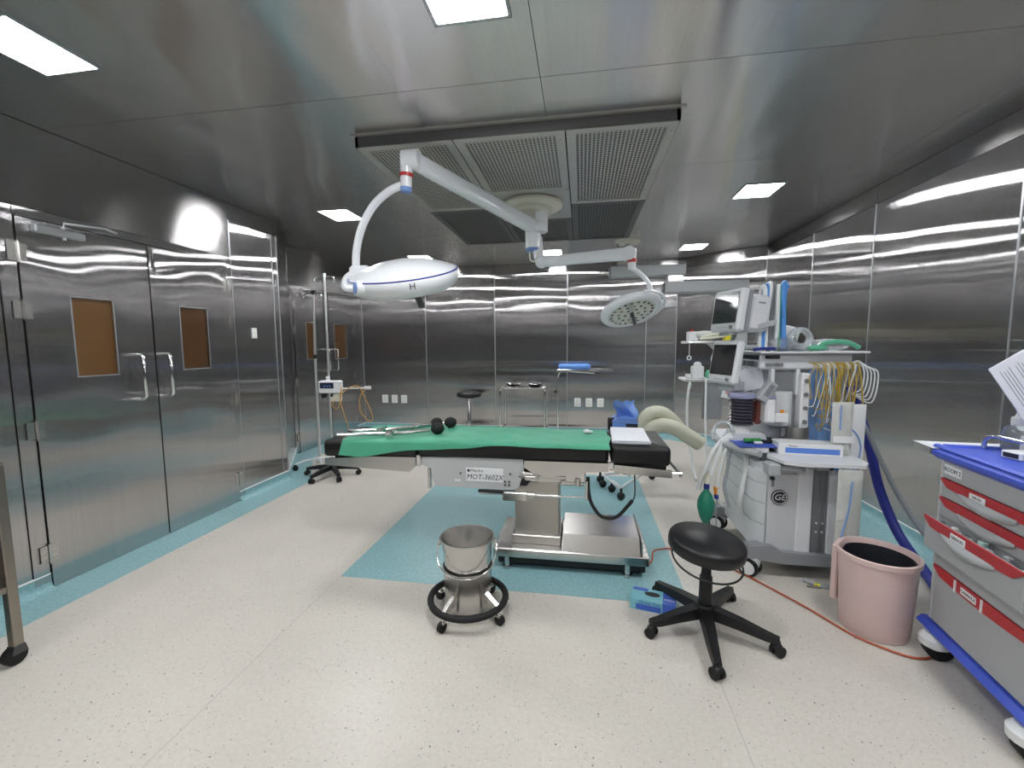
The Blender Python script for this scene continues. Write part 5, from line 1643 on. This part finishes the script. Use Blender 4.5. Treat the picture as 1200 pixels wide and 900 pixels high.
# printed sheet on a stem holder behind the bottle
A_ = Vector((1.652, 2.06, 1.335))
e1 = Vector((.53, -.06, -.85)).normalized(); e2 = Vector((.89, .10, .42)); e2 = (e2 - e1 * e2.dot(e1)).normalized()
dh = thing('document_holder', 'tilted printed sheet on a thin stem holder above the cart', 'document', tuple(cw((.33, .13, .979))))
o_ = Vector(dh.location)
nn_ = e1.cross(e2).normalized()
if nn_.y > 0:
    nn_ = -nn_
c0 = A_ - o_
cor = [c0, c0 + e1 * .297, c0 + e1 * .297 + e2 * .21, c0 + e2 * .21]
MB().add(cor + [p - nn_ * .003 for p in cor], [(0, 1, 2, 3), (7, 6, 5, 4), (0, 4, 5, 1), (1, 5, 6, 2), (2, 6, 7, 3), (3, 7, 4, 0)]).build('sheet', 'paper', dh)
ctr = c0 + e1 * .15 + e2 * .105 - nn_ * .004
for k in range(13):
    if k in (4, 9):
        continue
    l0 = .03 + (.01 if k % 3 else 0); l1 = .26 - .05 * ((k * 7) % 5) / 4
    p = c0 + e2 * (.03 + .0125 * k) + nn_ * .0006
    q = MB()
    a_, b_ = p + e1 * l0, p + e1 * l1
    w_ = e2 * .0008
    q.add([a_ - w_, b_ - w_, b_ + w_, a_ + w_, a_ - w_ - nn_ * .0004, b_ - w_ - nn_ * .0004, b_ + w_ - nn_ * .0004, a_ + w_ - nn_ * .0004], [(0, 1, 2, 3), (7, 6, 5, 4), (0, 4, 5, 1), (1, 5, 6, 2), (2, 6, 7, 3), (3, 7, 4, 0)])
    q.build('text_line', 'ink', dh)
MB().tube([(0, 0, 0), (0, .0, .12), ctr], .006, 8).build('stem', 'chrome', dh)
MB().lathe([(.0001, 0), (.05, 0), (.05, .008), (.0001, .01)], n=20).build('stem_base', 'chrome', dh)

# ================================================================== BIN, CABLE, CARTON, LEFT TROLLEY
mat('pink_plastic', '#d9bfbb', 0.42, var=.05, vscale=3)
mat('liner', '#1d2026', 0.5, bump=.003, bscale=25)
pb = thing('waste_bin', 'pink plastic waste bin with a dark liner beside the cart', 'bin', (1.475, 2.345, 0), math.radians(-40))
def dpoly(r, flat):
    P = []
    for k in range(40):
        a = 2 * PI * k / 40
        x, y = r * math.cos(a), r * math.sin(a) * 1.0
        P.append((max(x, -flat), y))
    return P
def stackp(levels, name, m, par):
    vs = []; n = 40
    for r, fl_, z in levels:
        vs += [(x, y, z) for x, y in dpoly(r, fl_)]
    fs = []
    for i in range(len(levels) - 1):
        fs += [(i * n + k, i * n + (k + 1) % n, (i + 1) * n + (k + 1) % n, (i + 1) * n + k) for k in range(n)]
    fs.append(tuple(range(n))[::-1]); fs.append(tuple((len(levels) - 1) * n + k for k in range(n)))
    return MB().add(vs, fs).build(name, m, par, ang=50)
stackp([(.140, .128, .002), (.146, .134, .02), (.162, .150, .375), (.172, .160, .38), (.172, .160, .402), (.160, .148, .404), (.154, .142, .39), (.150, .138, .30), (.145, .135, .16)], 'tub', 'pink_plastic', pb)
stackp([(.130, .118, .150), (.151, .139, .375), (.149, .137, .378), (.13, .12, .20)], 'liner', 'liner', pb)
MB().bb((-.175, -.06, .10), (-.145, .06, .40), .008).build('back_flange', 'pink_plastic', pb)
mat('cable_red', '#b0553a', 0.45)
tag(MB().tube(spl([(.42, 2.78, .012), (.47, 2.86, .010), (.49, 2.93, .04), (.54, 2.99, .03), (.64, 3.06, .007), (.82, 2.97, .007), (1.0, 2.79, .007), (1.13, 2.605, .007), (1.235, 2.44, .007), (1.33, 2.26, .007), (1.43, 2.165, .007), (1.53, 2.12, .007), (1.64, 2.16, .007), (1.72, 2.24, .007)], 8), .0055, 8).build('power_cable', 'cable_red', ang=80), 'orange-red power cable snaking across the floor past the bin', 'cable')
mat('box_teal', '#7cc0cc', 0.42, var=.15)
mat('box_blue', '#4468c8', 0.42)
gx = thing('glove_box', 'teal and blue disposable glove box lying on the floor behind the stool', 'glove box', (.400, 2.36, 0), math.radians(-13))
MB().box((0, 0, .0302), (.235, .125, .060), .002).build('carton', 'box_teal', gx)
MB().box((.085, 0, .0302), (.068, .1255, .0606), .001).build('blue_end', 'box_blue', gx)
MB().box((-.02, -.0628, .02), (.13, .001, .03)).build('blue_band', 'box_blue', gx)
MB().box((-.07, 0.045, .0605), (.08, .03, .001)).build('blue_flash', 'box_blue', gx)
MB().lathe([(.0001, .0), (.022, .0), (.0221, .0015), (.0001, .002)], (-.005, .01, .060), 20, sx=1.9).build('opening', 'ink', gx)
text_mesh('brand_lettering', 'MEDI', .024, 'white_plastic', gx, frame((.085, -.02, .0612), (1, 0, 0), (0, 1, 0)), ext=.0003)
text_mesh('front_lettering', 'Glove Tex', .026, 'box_blue', gx, frame((-.015, -.0634, .046), (1, 0, 0), (0, 0, 1)), ext=.0003)
fc = thing('hose_coupling', 'grey hose coupling ends lying on the floor left of the bin', 'coupling', (1.40, 2.69, .012))
MB().tube([(-.06, .06, .002), (-.01, .005, .0), (.09, -.01, .0)], .010, 8).build('hose_end', 'tube_grey', fc)
MB().tube([(-.07, -.005, -.002), (.0, -.015, -.002)], .006, 8).build('thin_end', 'aluminium', fc)
MB().cyl((-.02, .015, .0), (.005, .0, .0), .012, n=10).build('yellow_ring', 'yellow', fc)
# steel trolley at the left edge
mat('trolley_steel', '#9d958c', 0.33, 1.0, var=.1)
lt = thing('steel_trolley', 'stainless steel trolley with square legs and casters at the far left edge', 'trolley', (-2.83, 1.10, 0))
for x in (-.265, .265):
    for y in (-.38, .38):
        MB().bb((x - .019, y - .019, .085), (x + .019, y + .019, .93), .003).build('leg', 'trolley_steel', lt)
        c = MB().cyl((x, y, .055), (x, y, .09), .016, n=10)
        c.prism([(y - .03, .05), (y + .028, .045), (y + .02, .085), (y - .02, .085)], x - .022, x + .022, 'x')
        k = c.build('caster', 'grey_dark', lt)
        MB().cyl((x - .016, y - .012, .042), (x + .016, y - .012, .042), .042, n=18).build('wheel', 'rubber', k)
for z in (.36, .90):
    for x in (-.265, .265):
        MB().bb((x - .012, -.38, z - .014), (x + .012, .38, z + .014), .002).build('side_bar', 'trolley_steel', lt)
    for y in (-.38, .38):
        MB().bb((-.265, y - .012, z - .014), (.265, y + .012, z + .014), .002).build('end_bar', 'trolley_steel', lt)
MB().bb((-.30, -.415, .925), (.275, .40, .945), .003).build('top', 'trolley_steel', lt)
MB().bb((-.265, -.38, .37), (.25, .37, .38), .001).build('lower_shelf', 'trolley_steel', lt)
